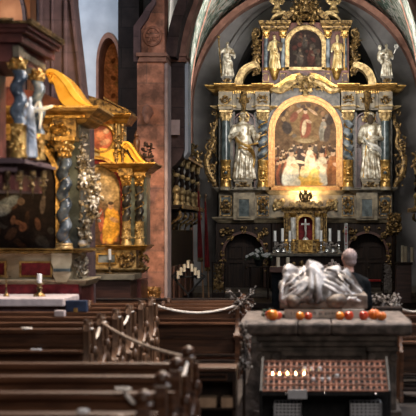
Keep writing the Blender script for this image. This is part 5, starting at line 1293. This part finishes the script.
for px, r_, d in ((293.5, 7.5, .12), (336.5, 10.5, .14)): MB().ell(EP.p(px, 299.8, d - .02), (r_ * EP.s, .12, 7.2 * EP.s), None, ICO3).ell(EP.p(px, 299.8, d + .095), (.03, .02, .03)).build('bolster', 'effigy_base', ef)
for k in range(5): m.scroll(EP, 306 + k * 4.6, 301 + (k % 2), 3.4, 1.3, k * 1.1, .07, 1.0, 1 if k % 2 else -1)
m.tube([EP.p(x, 305, .07) for x in (344, 350, 357, 364)], [.02, .03, .03, .02], 8)
m.build('rocky_base', 'effigy_base', ef, voxel=.012)
m = MB()
E = lambda x, y, d=0: EP.p(x, y, d)
# trunk, pelvis, raised knee, second knee, feet - one continuous draped body
limb(m, [E(291, 282, -.25), E(300, 285, -.22), E(311, 287, -.2), E(322, 289, -.22)], [.13, .17, .17, .16], 14)
limb(m, [E(318, 290, -.10), E(314, 274, -.06), E(310, 269, -.05)], [.13, .10, .07], 12); limb(m, [E(310, 269, -.05), E(316, 275, -.0), E(322, 288, .0), E(320, 298, .0)], [.075, .08, .10, .10], 12)
limb(m, [E(318, 289, -.32), E(331, 278, -.32), E(342, 274, -.30)], [.15, .12, .095], 12); limb(m, [E(342, 274, -.30), E(349, 281, -.28), E(355, 289, -.25), E(362, 294, -.22)], [.095, .085, .07, .05], 12)
limb(m, [E(322, 271, -.12), E(317, 267.5, -.15), E(307, 265, -.12)], [.045, .06, .06], 10)
limb(m, [E(293, 277, -.05), E(297, 286, .05), E(303, 282, .08)], [.065, .055, .04], 10); hand(m, E(303, 282, .08), (1, -.1, .35), .13, .6)
limb(m, [E(295, 275, -.4), E(303, 273, -.35), E(309, 276, -.2)], [.065, .055, .04], 10); hand(m, E(309, 276, -.2), (1, -.3, 0), .12, .6)
head(m, E(288.5, 272.5, -.12), .19, (-.25, -.75, .45), True, True)
m.ell(E(291.5, 269, -.17), (.09, .10, .045), Matrix.Rotation(.3, 3, 'Y'), ICO2)
m.ell(E(289, 287, -.25), (.13, .16, .10), None, ICO2)
# cloth: broad folds falling from knee and hip to the base
rq = random.Random(5)
for (xa, ya, xb, yb, d0, d1, r0) in ((312, 275, 283, 300, .05, .12, .030), (307, 276, 289, 289, .04, .10, .024), (309, 280, 293, 297, .08, .14, .026), (313, 283, 302, 300, .10, .15, .034), (311, 272, 309, 302, .04, .16, .040), (316, 274, 316, 303, .06, .16, .036), (321, 277, 321, 301, .05, .13, .03), (298, 275, 285, 285, .0, .06, .022),
                                     (318, 274, 338, 282, -.04, -.02, .03), (320, 279, 345, 292, .04, .06, .034), (322, 284, 343, 299, .08, .11, .032), (326, 270, 342, 273, -.16, -.2, .03), (336, 272, 358, 291, -.16, -.06, .034), (342, 272, 362, 294, -.24, -.1, .032), (331, 277, 353, 296, -.06, .05, .03), (338, 276, 349, 290, -.1, .0, .024),
                                     (314, 269, 326, 281, -.1, -.02, .03), (321, 270, 332, 279, -.2, -.1, .03), (284, 280, 281, 301, .0, .06, .03), (304, 266, 300, 276, -.05, .02, .026)):
    mid = E((xa + xb) / 2 + rq.uniform(-1.5, 1.5), (ya + yb) / 2 + (1.5 if xb < xa else -1.2), (d0 + d1) / 2 + .05)
    limb(m, [E(xa, ya, d0), mid, E(xb, yb, d1)], [r0 * .55, r0 * .8, r0 * .7], 9)
for i in range(20):
    x = 284 + i * 3.9; m.ell(E(x, 300 + math.sin(i) * 2, .04), (.06, .10, .035 + .01 * math.sin(i * 2.2)), Matrix.Rotation(rq.uniform(-.5, .5), 3, 'Y'))
m.add([E(281, 303, .06), E(362, 303, .04), E(362, 303, -.62), E(281, 303, -.62), E(287, 284, .0), E(345, 279, -.14), E(350, 280, -.5), E(288, 284, -.45)], [(0, 3, 2, 1), (4, 5, 6, 7), (0, 1, 5, 4), (1, 2, 6, 5), (2, 3, 7, 6), (3, 0, 4, 7)])
fb = m.build('reclining_figure', 'effigy', ef, voxel=.0105)

# fruit and small pumpkins on the slab
def apple(px, r_px, matn, lab, d=.12):
    Y = TY + d; k = Y / F; r = r_px * k; c = Vector(((px - CX) * k, Y, zs))
    t = thing('apple', lab, 'apple', c)
    r *= .92
    MB().lathe(c, [(r * .35, .0), (r * .72, r * .18), (r * .98, r * .7), (r, r * 1.05), (r * .82, r * 1.55), (r * .45, r * 1.78), (r * .12, r * 1.66), (.001, r * 1.6)], 18).build('flesh', matn, t)
    MB().tube([c + Vector((0, 0, r * 1.6)), c + Vector((r * .1, 0, r * 2.15))], r * .07, 5).build('stem', 'stem', t); return t
def pumpkin(px, r_px, lab, d=.14, lift=0):
    Y = TY + d; k = Y / F; r = r_px * k; c = Vector(((px - CX) * k, Y, zs + lift)); t = thing('pumpkin', lab, 'pumpkin', c); m = MB()
    vs = []; n, S_ = 10, 40
    for i in range(n + 1):
        a = -PI / 2 + PI * i / n
        for j in range(S_):
            b = 2 * PI * j / S_; q = (1 - .16 * abs(math.cos(b * 4.5)) ** 3) * r * (math.cos(a) * .92 + .08)
            vs.append((c.x + q * math.cos(b), c.y + q * math.sin(b), c.z + r * .82 * (1 + math.sin(a)) - (.12 * r if i == n else 0)))
    m.add(vs, [(i * S_ + j, i * S_ + (j + 1) % S_, (i + 1) * S_ + (j + 1) % S_, (i + 1) * S_ + j) for i in range(n) for j in range(S_)] + [tuple(range(n * S_, (n + 1) * S_)), tuple(reversed(range(S_)))])
    m.build('flesh', 'orange', t); MB().tube([c + Vector((0, 0, r * 1.5)), c + Vector((r * .1, 0, r * 1.85)), c + Vector((r * .3, 0, r * 2.0))], [r * .16, r * .1, r * .09], 6).build('stem', 'stem', t); return t
apple(272.5, 6.2, 'apple_yellow', 'large yellow-orange apple at the left front corner of the tomb slab'); apple(269.5, 5, 'apple_red', 'dark red apple behind the large yellow-orange apple', .30); apple(278, 4.5, 'apple_red', 'red apple tucked between the yellow-orange apple and the inscribed plinth', .24)
apple(300, 4.8, 'apple_yellow', 'orange-yellow apple in front of the first words of the inscription', .16); apple(308.5, 4.3, 'apple_red', 'small red apple touching the orange-yellow one under the draped knees', .18)
apple(340, 4.8, 'apple_yellow', 'orange-yellow apple near the end of the inscription', .16); apple(349, 5.2, 'apple_red', 'red apple beside the orange-yellow one near the end of the inscription', .15)
apple(363.7, 5.2, 'apple_red', 'red apple just past the end of the inscribed plinth, beside the pumpkins', .15)
pumpkin(374, 6.4, 'larger orange pumpkin on the tomb slab right of the red apple', .22); pumpkin(381.5, 5.2, 'smaller orange pumpkin at the outer side of the pair on the tomb slab', .10)
m = MB()
for k in range(16): m.ell((TP.X(266) + R.uniform(-.05, .12), TY + .42 + R.uniform(-.05, .05), zs + R.uniform(.02, .10)), (.03, .012, .022), Matrix.Rotation(R.uniform(0, 3), 3, 'Z'))
tag(m.build('leaf_sprig', 'leaf'), 'dark green leaves behind the apples at the corner of the tomb slab', 'leaves')

# ================================================================== VOTIVE RACK
VY = 13.0; VP = PL(VY)
vx0, vx1 = VP.X(262), VP.X(388.5); zf, zr = VP.Z(391), PL(13.5).Z(361.5)
vr = thing('votive_rack', 'sloping copper grate rack of votive lights on a black iron frame before the tomb', 'candle rack', ((vx0 + vx1) / 2, VY + .25, 0))
def sl(u, v, h=0):
    """u 0..1 across, v 0..1 from front to rear of the sloping tray"""
    return Vector((vx0 + (vx1 - vx0) * u, VY + .5 * v, zf + (zr - zf) * v + h))
m = MB()
NC, NR = 22, 5
m.add([sl(0, 0, -.03), sl(1, 0, -.03), sl(1, 1, -.03), sl(0, 1, -.03), sl(0, 0, -.02), sl(1, 0, -.02), sl(1, 1, -.02), sl(0, 1, -.02)], [(0, 3, 2, 1), (4, 5, 6, 7), (0, 1, 5, 4), (1, 2, 6, 5), (2, 3, 7, 6), (3, 0, 4, 7)]); m.build('tray_bottom', 'black', vr, False)
m = MB()
for i in range(NR + 1):
    v = i / NR; m.tube([sl(0, v), sl(1, v)], .012, 6)
for j in range(NC + 1): m.tube([sl(j / NC, 0, -.004), sl(j / NC, 1, -.004)], .0045, 6)
for i in range(NR):
    for j in range(NC):
        c = sl((j + .5) / NC, (i + .5) / NR, .004); rad = .024
        m.tube([c + Vector((rad * math.cos(a * PI / 4), rad * .9 * math.sin(a * PI / 4), rad * .75 * math.sin(a * PI / 4))) for a in range(8)], .0048, 4, 1, True)
m.build('copper_grate', 'copper', vr)
for u in (-.008, 1.008):
    m = MB()
    m.tube([sl(u, -.02), sl(u, 1.06, .02)], .016, 6)
    m.tube([sl(u, .02), Vector((sl(u, 0).x, VY + .02, 0))], .018, 6); m.tube([sl(u, 1), Vector((sl(u, 0).x, VY + .5, 0))], .018, 6)
    m.tube([(sl(u, 0).x, VY + .02, .06), (sl(u, 0).x, VY + .5, .06)], .012, 6); m.build('side_frame', 'black', vr)
MB().box(vx0, vx1, VY - .012, VY + .012, zf - .045, zf - .005).build('front_rail', 'black', vr, False); MB().box(vx0, vx1, VY + .46, VY + .48, .1, zr - .06).build('rear_panel', 'black', vr, False); MB().box(vx0, vx1, VY + .02, VY + .46, zf - .36, zf - .34).build('shelf', 'black', vr, False)
for px in (286, 325, 376): MB().ell(VP.p(px, 393.5, .015), .012).build('rivet', 'metal', vr)
MB().box(VP.X(288), VP.X(307), VY - .03, VY - .018, VP.Z(398.5), VP.Z(389.5)).build('label_card', 'paper', vr, False)
lights = [(272, 376, 1), (279, 376, 1), (287, 376, 1), (295.5, 376, 1), (304, 376, 1), (304.5, 370.5, 0), (311.5, 370.5, 0), (320, 370.5, 0), (313, 381, 0), (322, 381, 0), (329, 381, 0), (337.5, 377.5, 0)]
for i, (px, py, lit) in enumerate(lights):
    v = (391 - py) / 29.5; u = (px - 262) / 126.5; c = sl(u, v, -.004)
    where = ('in the lit row, nearest the label-card end', 'second in the lit row', 'middle of the lit row', 'fourth in the lit row', 'last of the lit row')[i] if lit else ('upper row, nearest the lit row end', 'upper row, middle', 'upper row, outer end', 'lower row, inner end', 'lower row, middle', 'lower row, outer end', 'alone, a little above the lower row end')[i - 5]
    t = thing('tealight', ('burning' if lit else 'unlit') + ' tealight in the copper votive grate, ' + where, 'candle', c, 'burning tealights in the votive rack' if lit else 'unlit tealights in the votive rack')
    MB().lathe(c, [(.019, 0), (.020, .016), (.0185, .0165), (.0185, .012)], 14).build('cup', 'tin', t)
    MB().lathe(c, [(.018, .010), (.018, .0145), (.002, .0148)], 12).build('wax', 'wax_white', t)
    if lit: MB().lathe(c + Vector((0, 0, .014)), [(.002, 0), (.007, .008), (.005, .018), (.001, .030)], 10).build('flame', 'flame', t)
    else: MB().lathe(c, [(.019, .012), (.0195, .030), (.015, .036), (.003, .038)], 12).build('glass_cap', 'paper', t)
# white lattice crates on the shelf beneath
for (a, b, lab) in ((274, 301, 'white lattice crate on the votive rack shelf, below the label card'), (351, 382, 'white lattice crate on the votive rack shelf, farther from the label card')):
    zt = VP.Z(404.5); y0 = VY + .05; xa, xb = VP.X(a), VP.X(b); zb = zf - .34
    t = thing('crate', lab, 'crate', ((xa + xb) / 2, y0 + .16, zb), 'white crates under the votive rack')
    for nm, ya, yb in (('front_lattice', y0, y0 + .012), ('rear_lattice', y0 + .30, y0 + .312)):
        m = MB(); n = 7
        for k in range(n + 1): x = xa + (xb - xa - .008) * k / n; m.box(x, x + .011, ya, yb, zb, zt)
        k = 0
        while zt - k * .034 > zb: z = zt - k * .034; m.box(xa, xb + .003, ya + .001, yb - .001, z - .011, z); k += 1
        m.build(nm, 'paper', t, False)
    for xs in (xa - .004, xb - .004): MB().box(xs, xs + .008, y0, y0 + .312, zb, zt).build('side_wall', 'paper', t, False)
    MB().box(xa, xb, y0 + .005, y0 + .307, zb, zb + .01).build('floor_panel', 'paper', t, False)
# ================================================================== PEWS AND ROPES
def pew_proto(name, L, hb, post_h, lab, dark):
    """bench facing the altar; origin at its right-hand end on the floor, body runs to -x; end carved in profile"""
    r_ = thing(name, lab, 'pew', (0, 0, 0))
    W1 = 'wood'
    MB().box(-L, -.06, -.03, .03, .35, hb - .05).build('backrest', W1, r_, False, bevel=.006)
    m = MB().box(-L, -.05, -.065, .05, hb - .05, hb); m.box(-L, -.05, -.05, -.02, hb - .19, hb - .15); m.box(-L, -.05, -.05, -.02, hb - .46, hb - .42); m.build('top_rail', W1, r_, False, bevel=.010)
    MB().box(-L, -.06, -.24, -.04, hb - .235, hb - .205).build('book_ledge', W1, r_, False, bevel=.006)
    MB().box(-L, -.06, .03, .42, .42, .46).build('seat', W1, r_, False, bevel=.008)
    MB().box(-L, -.06, -.25, -.06, .14, .18).build('kneeler', 'wood_dark', r_, False, bevel=.006)
    e = 'wood' if dark else 'wood_end'
    # carved end: profile with volutes, extruded across
    P = [(-.25, 0), (.44, 0), (.44, .08), (.38, .14), (.40, .38), (.44, .46), (.40, .54), (.26, .58), (.16, .66), (.12, .78), (.15, .9), (.10, hb - .02), (.06, hb + .04), (-.08, hb + .04), (-.12, hb - .02), (-.10, .85), (-.16, .7), (-.26, .62), (-.24, .5), (-.20, .3), (-.24, .12)]
    MB().prismx(P, -L - .05, -L).build('plain_end', e, r_, True, bevel=.008)
    m = MB().prismx(P, -.06, 0)
    for (y, z, rr_) in ((.34, .50, .07), (-.20, .60, .06), (.12, .88, .05), (-.02, .45, .09)): m.lathe((0, 0, 0), [(.001, 0), (.001, .0001)], 3); m.tube([(-.08, y, z), (.025, y, z)], [rr_, rr_ * .8], 14)
    for (y0, z0, y1, z1) in ((.30, .55, .10, .80), (-.18, .66, -.07, .85), (.34, .12, .30, .44), (-.16, .15, -.12, .5)): m.tube(smooth_path([(.01, y0, z0), (.02, (y0 + y1) / 2 + .04, (z0 + z1) / 2), (.01, y1, z1)], 5), .028, 8)
    ep = m.build('carved_end', e, r_, True, bevel=.008)
    MB().lathe((-.03, -.01, 0), [(.05, hb + .03), (.055, hb + .05), (.035, hb + .07), (.045, hb + .09), (.052, post_h - .05), (.046, post_h - .02), (.022, post_h), (.001, post_h + .005)], 16).build('knob', e, ep)
    m = MB()
    for z, rr_ in ((.16, .035), (.30, .045), (.44, .03), (.58, .046), (.72, .032), (.86, .044)): m.ell((.035, -.01, z), (rr_, rr_, .075), None, ICO2)
    m.tube([(.03, -.01, .05), (.03, -.01, hb)], .024, 8); m.build('turned_baluster', e, ep)
    return r_
posts = {}
near = pew_proto('pew', 3.2, 1.06, 1.19, 'x', True)
NA = [(192, 10.2), (181, 9.3), (167, 8.36), (149, 7.4), (124, 6.4)]
for i, (px, Y) in enumerate(NA):
    o = near if i == 0 else dup(near); o.location = ((px - CX) * Y / F, Y, 0); posts['A%d' % i] = Vector(o.location) + Vector((-.03, -.01, 1.12))
    o['label'] = 'dark oak pew, ' + ('farthest of the near rows from the viewer, holding two rope ends', 'second farthest from the viewer among the near rows', 'third farthest from the viewer among the near rows', 'second closest to the viewer among the near rows', 'row closest to the viewer, only knob and rail showing')[i]; o['group'] = 'near rows of pews'
mid = pew_proto('pew', 2.8, 1.10, 1.16, 'y', False); short = pew_proto('pew', .85, 1.10, 1.16, 'y', False)
NB = [(91, 13.2), (104, 14.1), (119, 15.0), (132, 15.9), (144, 16.8), (154, 17.7)]
for i, (px, Y) in enumerate(NB):
    o = mid if i == 0 else short if i == 4 else dup(short if i > 4 else mid); o.location = ((px - CX) * Y / F, Y, 0); posts['B%d' % i] = Vector(o.location) + Vector((-.03, -.01, 1.12))
    o['label'] = 'carved oak pew of the side block, ' + ('closest row with pale lit carved end', 'second closest row', 'third closest row', 'third farthest row', 'second farthest row', 'farthest row, its post holding the long white rope')[i]; o['group'] = 'pews of the side block'
far = pew_proto('pew', 1.16, 1.0, 1.10, 'z', True)
NF = [(240, 18.5), (243, 19.4), (245, 20.3)]
for i, (px, Y) in enumerate(NF):
    o = far if i == 0 else dup(far); o.location = ((px - CX) * Y / F, Y, 0); posts['F%d' % i] = Vector(o.location) + Vector((-.03, -.01, 1.06))
    o['label'] = 'short oak pew behind the long white rope, ' + ('nearest the rope', 'between two like it', 'farthest from the rope')[i]; o['group'] = 'short pews behind the long rope'
# long low parapet at the chancel front
Y = 20.9
t = thing('choir_parapet', 'long dark oak parapet with horizontal rails before the chancel, behind all the pews', 'parapet', (-2.1, Y, 0))
MB().box(-3.9, -.9, Y, Y + .06, 0, .98).build('panelling', 'wood_red', t, False); m = MB().box(-3.95, -.86, Y - .08, Y + .14, .92, .97); 
for z in (.45, .70, .84): m.box(-3.9, -.9, Y - .03, Y, z, z + .03)
m.build('rails', 'wood', t, False, bevel=.008)
m = MB().box(-3.95, -.86, Y - .10, Y + .16, .97, 1.0); m.build('capping', 'wood_dark', t, False, bevel=.01)
rp = pew_proto('pew', 2.2, .95, 1.02, 'r', True)
for i, Y in enumerate((16.0, 17.6, 18.5)):
    o = rp if i == 0 else dup(rp); o.location = (3.37, Y, 0); o['label'] = 'dark pew at the edge of the photo beyond the tomb, ' + ('closest row', 'middle row', 'farthest row')[i]; o['group'] = 'pews beyond the tomb'
    posts['R%d' % i] = Vector((3.6, Y, 1.0))
def rope(a, b, sag, r, m_, lab, loop=None):
    a, b = Vector(a), Vector(b); n = 24; pts = []
    for k in range(n + 1):
        t = k / n; p = a.lerp(b, t); p.z -= sag * 4 * t * (1 - t); pts.append(p)
    m = MB().tube(pts, r, 8)
    for e in (a, b): m.tube([e + Vector((.046 * math.cos(k * PI / 6), .046 * math.sin(k * PI / 6), .0)) for k in range(12)], r * .7, 6, 1, True)
    return tag(m.build('rope', m_), lab, 'rope')
up = Vector((0, 0, -.02))
rope(posts['B5'] + up, posts['F0'] + up, .12, .016, 'rope', 'long white rope slung from the side block pews across to the short pews')
rope(posts['B1'] + up, posts['A0'] + up, .05, .016, 'rope_tan', 'long tan rope slung from the side block to the farthest near pew')
rope(posts['A0'] + up, posts['A1'] + up, .10, .014, 'rope', 'white rope between the farthest near pew and the next closer one')
rope(posts['A2'] + up, posts['A2'] + Vector((-.24, -.09, -.03)), .12, .014, 'rope', 'white rope looped along a near pew rail, closest rope to the viewer')
rope(posts['B0'] + up, posts['B1'] + up, .14, .020, 'rope', 'thick white rope between the two closest pews of the side block')
rope(posts['B2'] + up, posts['B3'] + up, .12, .017, 'rope', 'white rope between the third and fourth pews of the side block')
rope(posts['B0'] + up, posts['B0'] + Vector((-.62, .0, -.02)), .06, .018, 'rope', 'white rope lying along the top rail of the closest pew of the side block')
# rack of books at the end of the short pews
RY = 12.0; RP = PL(RY)
t = thing('book_rack', 'low dark oak book rack with tan books, left of the tomb', 'rack', (RP.X(217), RY, 0))
xa, xb = RP.X(196), RP.X(236)
MB().box(xa, xb, RY, RY + .34, RP.Z(410), RP.Z(408)).box(xa, xb, RY + .3, RY + .34, 0, RP.Z(369)).build('shelf', 'wood_dark', t, False); MB().box(xa, xb, RY - .01, RY + .34, RP.Z(371), RP.Z(367.5)).build('top', 'wood', t, False, bevel=.004)
MB().pframe(RP, 198, 227, 374, 380, 1, -.04, .02).build('moulded_panel', 'wood', t, False); MB().box(xa, xb, RY + .02, RY + .04, RP.Z(382), RP.Z(371)).build('apron', 'wood_dark', t, False)
for a in (xa, xb - .03): MB().box(a, a + .03, RY, RY + .32, 0, RP.Z(371)).build('side', 'wood_dark', t, False)
for a, b, lab in ((198.5, 216, 'wide tan book lying in the low oak rack, away from the tomb'), (221, 233, 'narrower tan book lying in the low oak rack, toward the tomb')):
    tag(MB().box(RP.X(a), RP.X(b), RY + .01, RY + .2, RP.Z(408), RP.Z(398)).build('book', 'book', smooth=False, bevel=.006), lab, 'book', 'books in the low oak rack')
# small things left lying on the pews
def at_pew(px, Y, dy, hz): return Vector(((px - CX) * (Y + dy) / F, Y + dy, hz))
for px, Y, dy, hz, w, lab in ((36, 13.2, -.16, .895, .10, 'small white leaflet on the ledge of the closest pew of the side block'), (30, 10.2, -.14, .855, .09, 'small white leaflet on the farthest near pew'), (83, 7.4, -.0, 1.06, .06, 'white-blue round card on the rail of a near pew, close to the viewer')):
    c = at_pew(px, Y, dy, hz)
    if w > .07: m = MB().box(c.x - w / 2, c.x + w / 2, c.y - .03, c.y + .05, c.z, c.z + .012)
    else: m = MB().lathe(c, [(.036, 0), (.036, .012), (.03, .02)], 18, 1, .8)
    tag(m.build('leaflet' if w > .07 else 'paper_disc', 'paper', smooth=False), lab, 'leaflet')
c = at_pew(60, 15.0, 0, 1.10); tag(MB().box(c.x - .06, c.x + .06, c.y - .05, c.y + .05, c.z, c.z + .075).build('stone_block', 'stone_mensa', smooth=False, bevel=.01), 'pale pink-grey block on a side pew rail before the nearer side altar', 'block')
c = at_pew(77, 15.9, 0, 1.10); t = thing('tin', 'dark blue tin with a gilt band on a side pew rail', 'tin', c)
MB().box(c.x - .13, c.x + .13, c.y - .06, c.y + .06, c.z, c.z + .14).build('body', 'blue_dark', t, False, bevel=.01); MB().box(c.x - .03, c.x + .02, c.y - .066, c.y - .06, c.z + .0, c.z + .05).build('gilt_band', 'gold', t, False)
# dried flower bunches
def dried(lab, c, w, h, seed, n=30, hang=.25):
    t = thing('dried_flowers', lab, 'flowers', c); c = Vector(c); rq = random.Random(seed); tw, bl = MB(), MB()
    for k in range(n):
        a = rq.uniform(0, 2 * PI); q = Vector((math.cos(a) * w * rq.uniform(.2, 1), math.sin(a) * w * .5 * rq.uniform(.2, 1), h * rq.uniform(-hang, 1)))
        tw.tube([c, c + q * .5 + Vector((0, 0, h * .15)), c + q], .005, 4)
        for j in range(4): bl.ell(c + q * rq.uniform(.6, 1.05) + Vector((rq.uniform(-.02, .02), rq.uniform(-.02, .02), rq.uniform(-.02, .02))), rq.uniform(.008, .016))
    tw.build('twigs', 'twig', t); bl.build('blossoms', 'dried', t); return t
dried('pale dried flower bunch tied to the post of the short pew left of the tomb', posts['F0'] + Vector((.06, -.06, -.04)), .24, .26, 3, 36, .6)
q = PL(13.75); dried('dried flower bunch hanging at the left side of the tomb chest', (q.X(244), 13.75, .95), .10, .22, 4, 34, 1.9)
t = thing('flower_post', 'thin dark post holding the hanging dried flowers at the left of the tomb', 'post', (q.X(244), 13.8, 0)); MB().tube([(q.X(244), 13.8, 0), (q.X(244), 13.8, .97)], .018, 8).build('shaft', 'wood_dark', t); MB().lathe((q.X(244), 13.8, 0), [(.09, 0), (.09, .02), (.02, .05)], 14).build('foot', 'wood_dark', t)
q = PL(16.6)
for i, (px, lab) in enumerate(((376, 'dried blossom twigs in a low trough behind the pumpkins'), (391, 'dried blossom twigs at the outer end of the low trough behind the tomb'))): dried(lab, (q.X(px), 16.6, q.Z(307)), .17, .16, 20 + i, 30)
tag(MB().box(q.X(366), q.X(402), 16.45, 16.75, 0, q.Z(306)).build('trough', 'wood_dark', smooth=False, bevel=.02), 'low dark trough of dried blossom twigs behind the tomb', 'planter')
rope(PL(16.6).p(393, 304), PL(17.2).p(420, 311), .04, .012, 'rope', 'short white rope behind the tomb near the dried blossom twigs')

# ================================================================== THE MAN BEYOND THE TOMB
MY = 16.0; MP = PL(MY); mx_ = MP.X(350); zt = MP.Z(248)
hm = zt; mp_ = thing('person', 'grey-haired person in a dark jacket standing with back turned behind the tomb', 'person', (mx_, MY, 0))
V = lambda x, y, z: Vector((mx_ + x, MY + y, z * hm))
m = MB()
for s in (-1, 1):
    limb(m, [V(s * .09, 0, .50), V(s * .10, .02, .275), V(s * .10, -.02, .05)], [.085, .06, .042], 12); limb(m, [V(s * .10, -.02, .03), V(s * .12, .16, .018)], [.04, .03], 8)
limb(m, [V(0, 0, .48), V(0, -.01, .58), V(0, -.03, .70), V(-.01, -.01, .80)], [.14, .14, .17, .10], 16)
limb(m, [V(-.01, .0, .80), V(-.015, .03, .90)], [.065, .058], 10)
for s in (-1, 1):
    sh, el, wr = V(s * .155, 0, .765), V(s * .205, .04, .63), V(s * .07, .27, .60)
    limb(m, [sh, el], [.045, .04]); limb(m, [el, wr], [.04, .028]); hand(m, wr, (-s * .5, .8, .1), .17, .5, -s)
head(m, V(-.015, .035, .932), .235, (-.42, .9, -.12))
m.build('body', 'skin', mp_, voxel=.012)
m = MB()   # hair: thin grey cap round the back and sides
c = V(-.010, .02, .945); f = Vector((-.42, .9, 0)).normalized()
m.ell(c - f * .015, (.090, .100, .100), Matrix.Rotation(math.atan2(f.y, f.x) - PI / 2, 3, 'Z'), ICO3); m.ell(c - f * .04 - Vector((0, 0, .06)), (.078, .065, .07), Matrix.Rotation(math.atan2(f.y, f.x) - PI / 2, 3, 'Z'), ICO2)
m.build('hair', 'hair', mp_, voxel=.011)
m = MB()
limb(m, [V(0, 0, .44), V(0, 0, .55), V(0, -.02, .68), V(-.005, -.02, .775), V(-.01, -.005, .815)], [.185, .18, .205, .17, .085], 20)
limb(m, [V(-.165, -.01, .768), V(0, -.03, .795), V(.165, -.01, .768)], [.078, .10, .078], 12)
for s in (-1, 1):
    m.ell(V(s * .168, -.005, .768), .085, None, ICO2); limb(m, [V(s * .168, -.01, .768), V(s * .21, .03, .63)], [.085, .075], 12); m.ell(V(s * .21, .035, .63), .076, None, ICO2); limb(m, [V(s * .21, .03, .63), V(s * .10, .23, .605)], [.075, .052], 12)
    m.tube([V(s * .06, -.20, .66), V(s * .10, -.19, .52)], .02, 6)
m.tube([V(-.01, .01, .80) + Vector((.085 * math.cos(a * PI / 8), .075 * math.sin(a * PI / 8), .01)) for a in range(16)], .022, 7, 1, True)
m.build('jacket', 'jacket', mp_, voxel=.014)
m = MB()
for s in (-1, 1): limb(m, [V(s * .085, 0, .49), V(s * .10, .02, .275), V(s * .10, -.02, .035)], [.12, .085, .075], 14)
m.build('trousers', 'trouser', mp_, voxel=.014)
for s in (-1, 1):
    m = MB(); limb(m, [V(s * .10, -.06, .024), V(s * .11, .04, .026), V(s * .125, .18, .015)], [.044, .05, .034], 12); m.box(mx_ + s * .105 - .04, mx_ + s * .105 + .04, MY - .10, MY + .2, 0, .018); m.build('shoe', 'shoe', mp_, voxel=.01)

# ================================================================== LIGHT AND CAMERA
def area(name, loc, target, size, energy, color, sy=None, spread=None):
    d = bpy.data.lights.new(name, 'AREA'); d.shape = 'RECTANGLE'; d.size = size; d.size_y = sy or size; d.energy = energy; d.color = color
    if spread: d.spread = math.radians(spread)
    o = bpy.data.objects.new(name, d); COL.objects.link(o); o.location = loc; o.rotation_euler = (Vector(target) - Vector(loc)).to_track_quat('-Z', 'Y').to_euler(); return o
def spot(name, loc, target, energy, color, ang, blend=.5, r=.12):
    d = bpy.data.lights.new(name, 'SPOT'); d.energy = energy; d.color = color; d.spot_size = math.radians(ang); d.spot_blend = blend; d.shadow_soft_size = r
    o = bpy.data.objects.new(name, d); COL.objects.link(o); o.location = loc; o.rotation_euler = (Vector(target) - Vector(loc)).to_track_quat('-Z', 'Y').to_euler(); return o
WARM, COOL = (1, .70, .38), (.74, .86, 1)
area('nave_window_light', (4.5, 13.2, 9.5), (.2, 14.4, 1), 2.5, 470, (.92, .94, 1), 4)
area('tomb_fill_light', (2.0, -1.5, 6.5), (.1, 14, .8), 3, 170, (1, .92, .84), 4)  # added fill from behind the camera for the tomb front, no window seen
area('pew_fill_light', (-.5, 17, 9), (-1.5, 9, .8), 3, 800, (1, .82, .66), 4)  # added overhead fill for warm highlights on the pew rails
area('aisle_window_light', (-8.6, 21.5, 6.5), (-4.6, 27.3, 5), 2.2, 330, COOL, 3)
area('chancel_window_light', (3.2, 32.5, 7.6), (-1.6, 38.5, 5.5), 1.4, 130, (1, .95, .88), 2.6)
area('chancel_window_light', (-3.2, 32.5, 7.6), (1.6, 38.5, 5.5), 1.4, 80, (1, .95, .88), 2.6)
area('vault_fill_light', (0, 31, 5.5), (0, 35.5, 10), 3, 300, (1, .96, .90), 2)  # fill added in mid-air to brighten the vault and back arch
a_ = A0.p(CA, 200, .34); area('picture_lamp', a_, A0.p(CA, 178, .04), .7, 20, (1, .68, .30), .06)
spot('altar_spot', (1.9, 31.5, 9.2), (-.2, 37.5, 3.9), 1500, (1, .87, .67), 27, .9, .12)
spot('altar_spot', (-1.6, 30.5, 9.4), (.3, 37.5, 4.6), 560, (1, .85, .62), 30, .9, .12)
spot('altar_spot', (.7, 29, 9.2), (0, 37.5, 7.0), 520, (1, .85, .62), 20, .9, .12)
spot('side_altar_spot', (-1.5, 10.5, 3.3), (L1.X(66), 18, 3.45), 1000, (1, .64, .24), 24, .8)
spot('side_altar_spot', (-2.0, 18.8, 5.0), (L2.X(115), 24, 2.9), 520, (1, .66, .28), 32, .8)
spot('side_bay_fill', (-5.6, 19.6, 7.6), (-5.2, 22.5, 6.0), 90, (1, .72, .42), 70, .8)  # warm fill added so the ochre bay does not turn purple
spot('pier_spot', (-1.2, 20.5, 6.5), (pp.X(152), 26, 2.4), 420, (1, .80, .64), 30, .9)
spot('monument_spot', (-1.2, 8.5, 4.0), (LF.X(25), 13.3, 3.0), 190, (.92, .92, 1), 26, .9)
wd = bpy.data.worlds.new('church_air'); scene.world = wd; wd.use_nodes = True
wd.node_tree.nodes['Background'].inputs[0].default_value = (.62, .66, .74, 1); wd.node_tree.nodes['Background'].inputs[1].default_value = .022

cam = bpy.data.cameras.new('camera'); co = bpy.data.objects.new('camera', cam); COL.objects.link(co)
co.location = (0, 0, H); co.rotation_euler = (PI / 2, 0, 0)
cam.sensor_width = 36; cam.sensor_fit = 'HORIZONTAL'; cam.lens = F / 416 * 36
cam.shift_x = -(CX - 208) / 416; cam.shift_y = (CY - 208) / 416
cam.clip_start = .1; cam.clip_end = 200
cam.dof.use_dof = True; cam.dof.focus_distance = 36.5; cam.dof.aperture_fstop = 3.0
scene.camera = co
vs_ = scene.view_settings; vs_.view_transform = 'Standard'; vs_.look = 'None'; vs_.gamma = 1; vs_.use_curve_mapping = False; vs_.exposure = 1.15
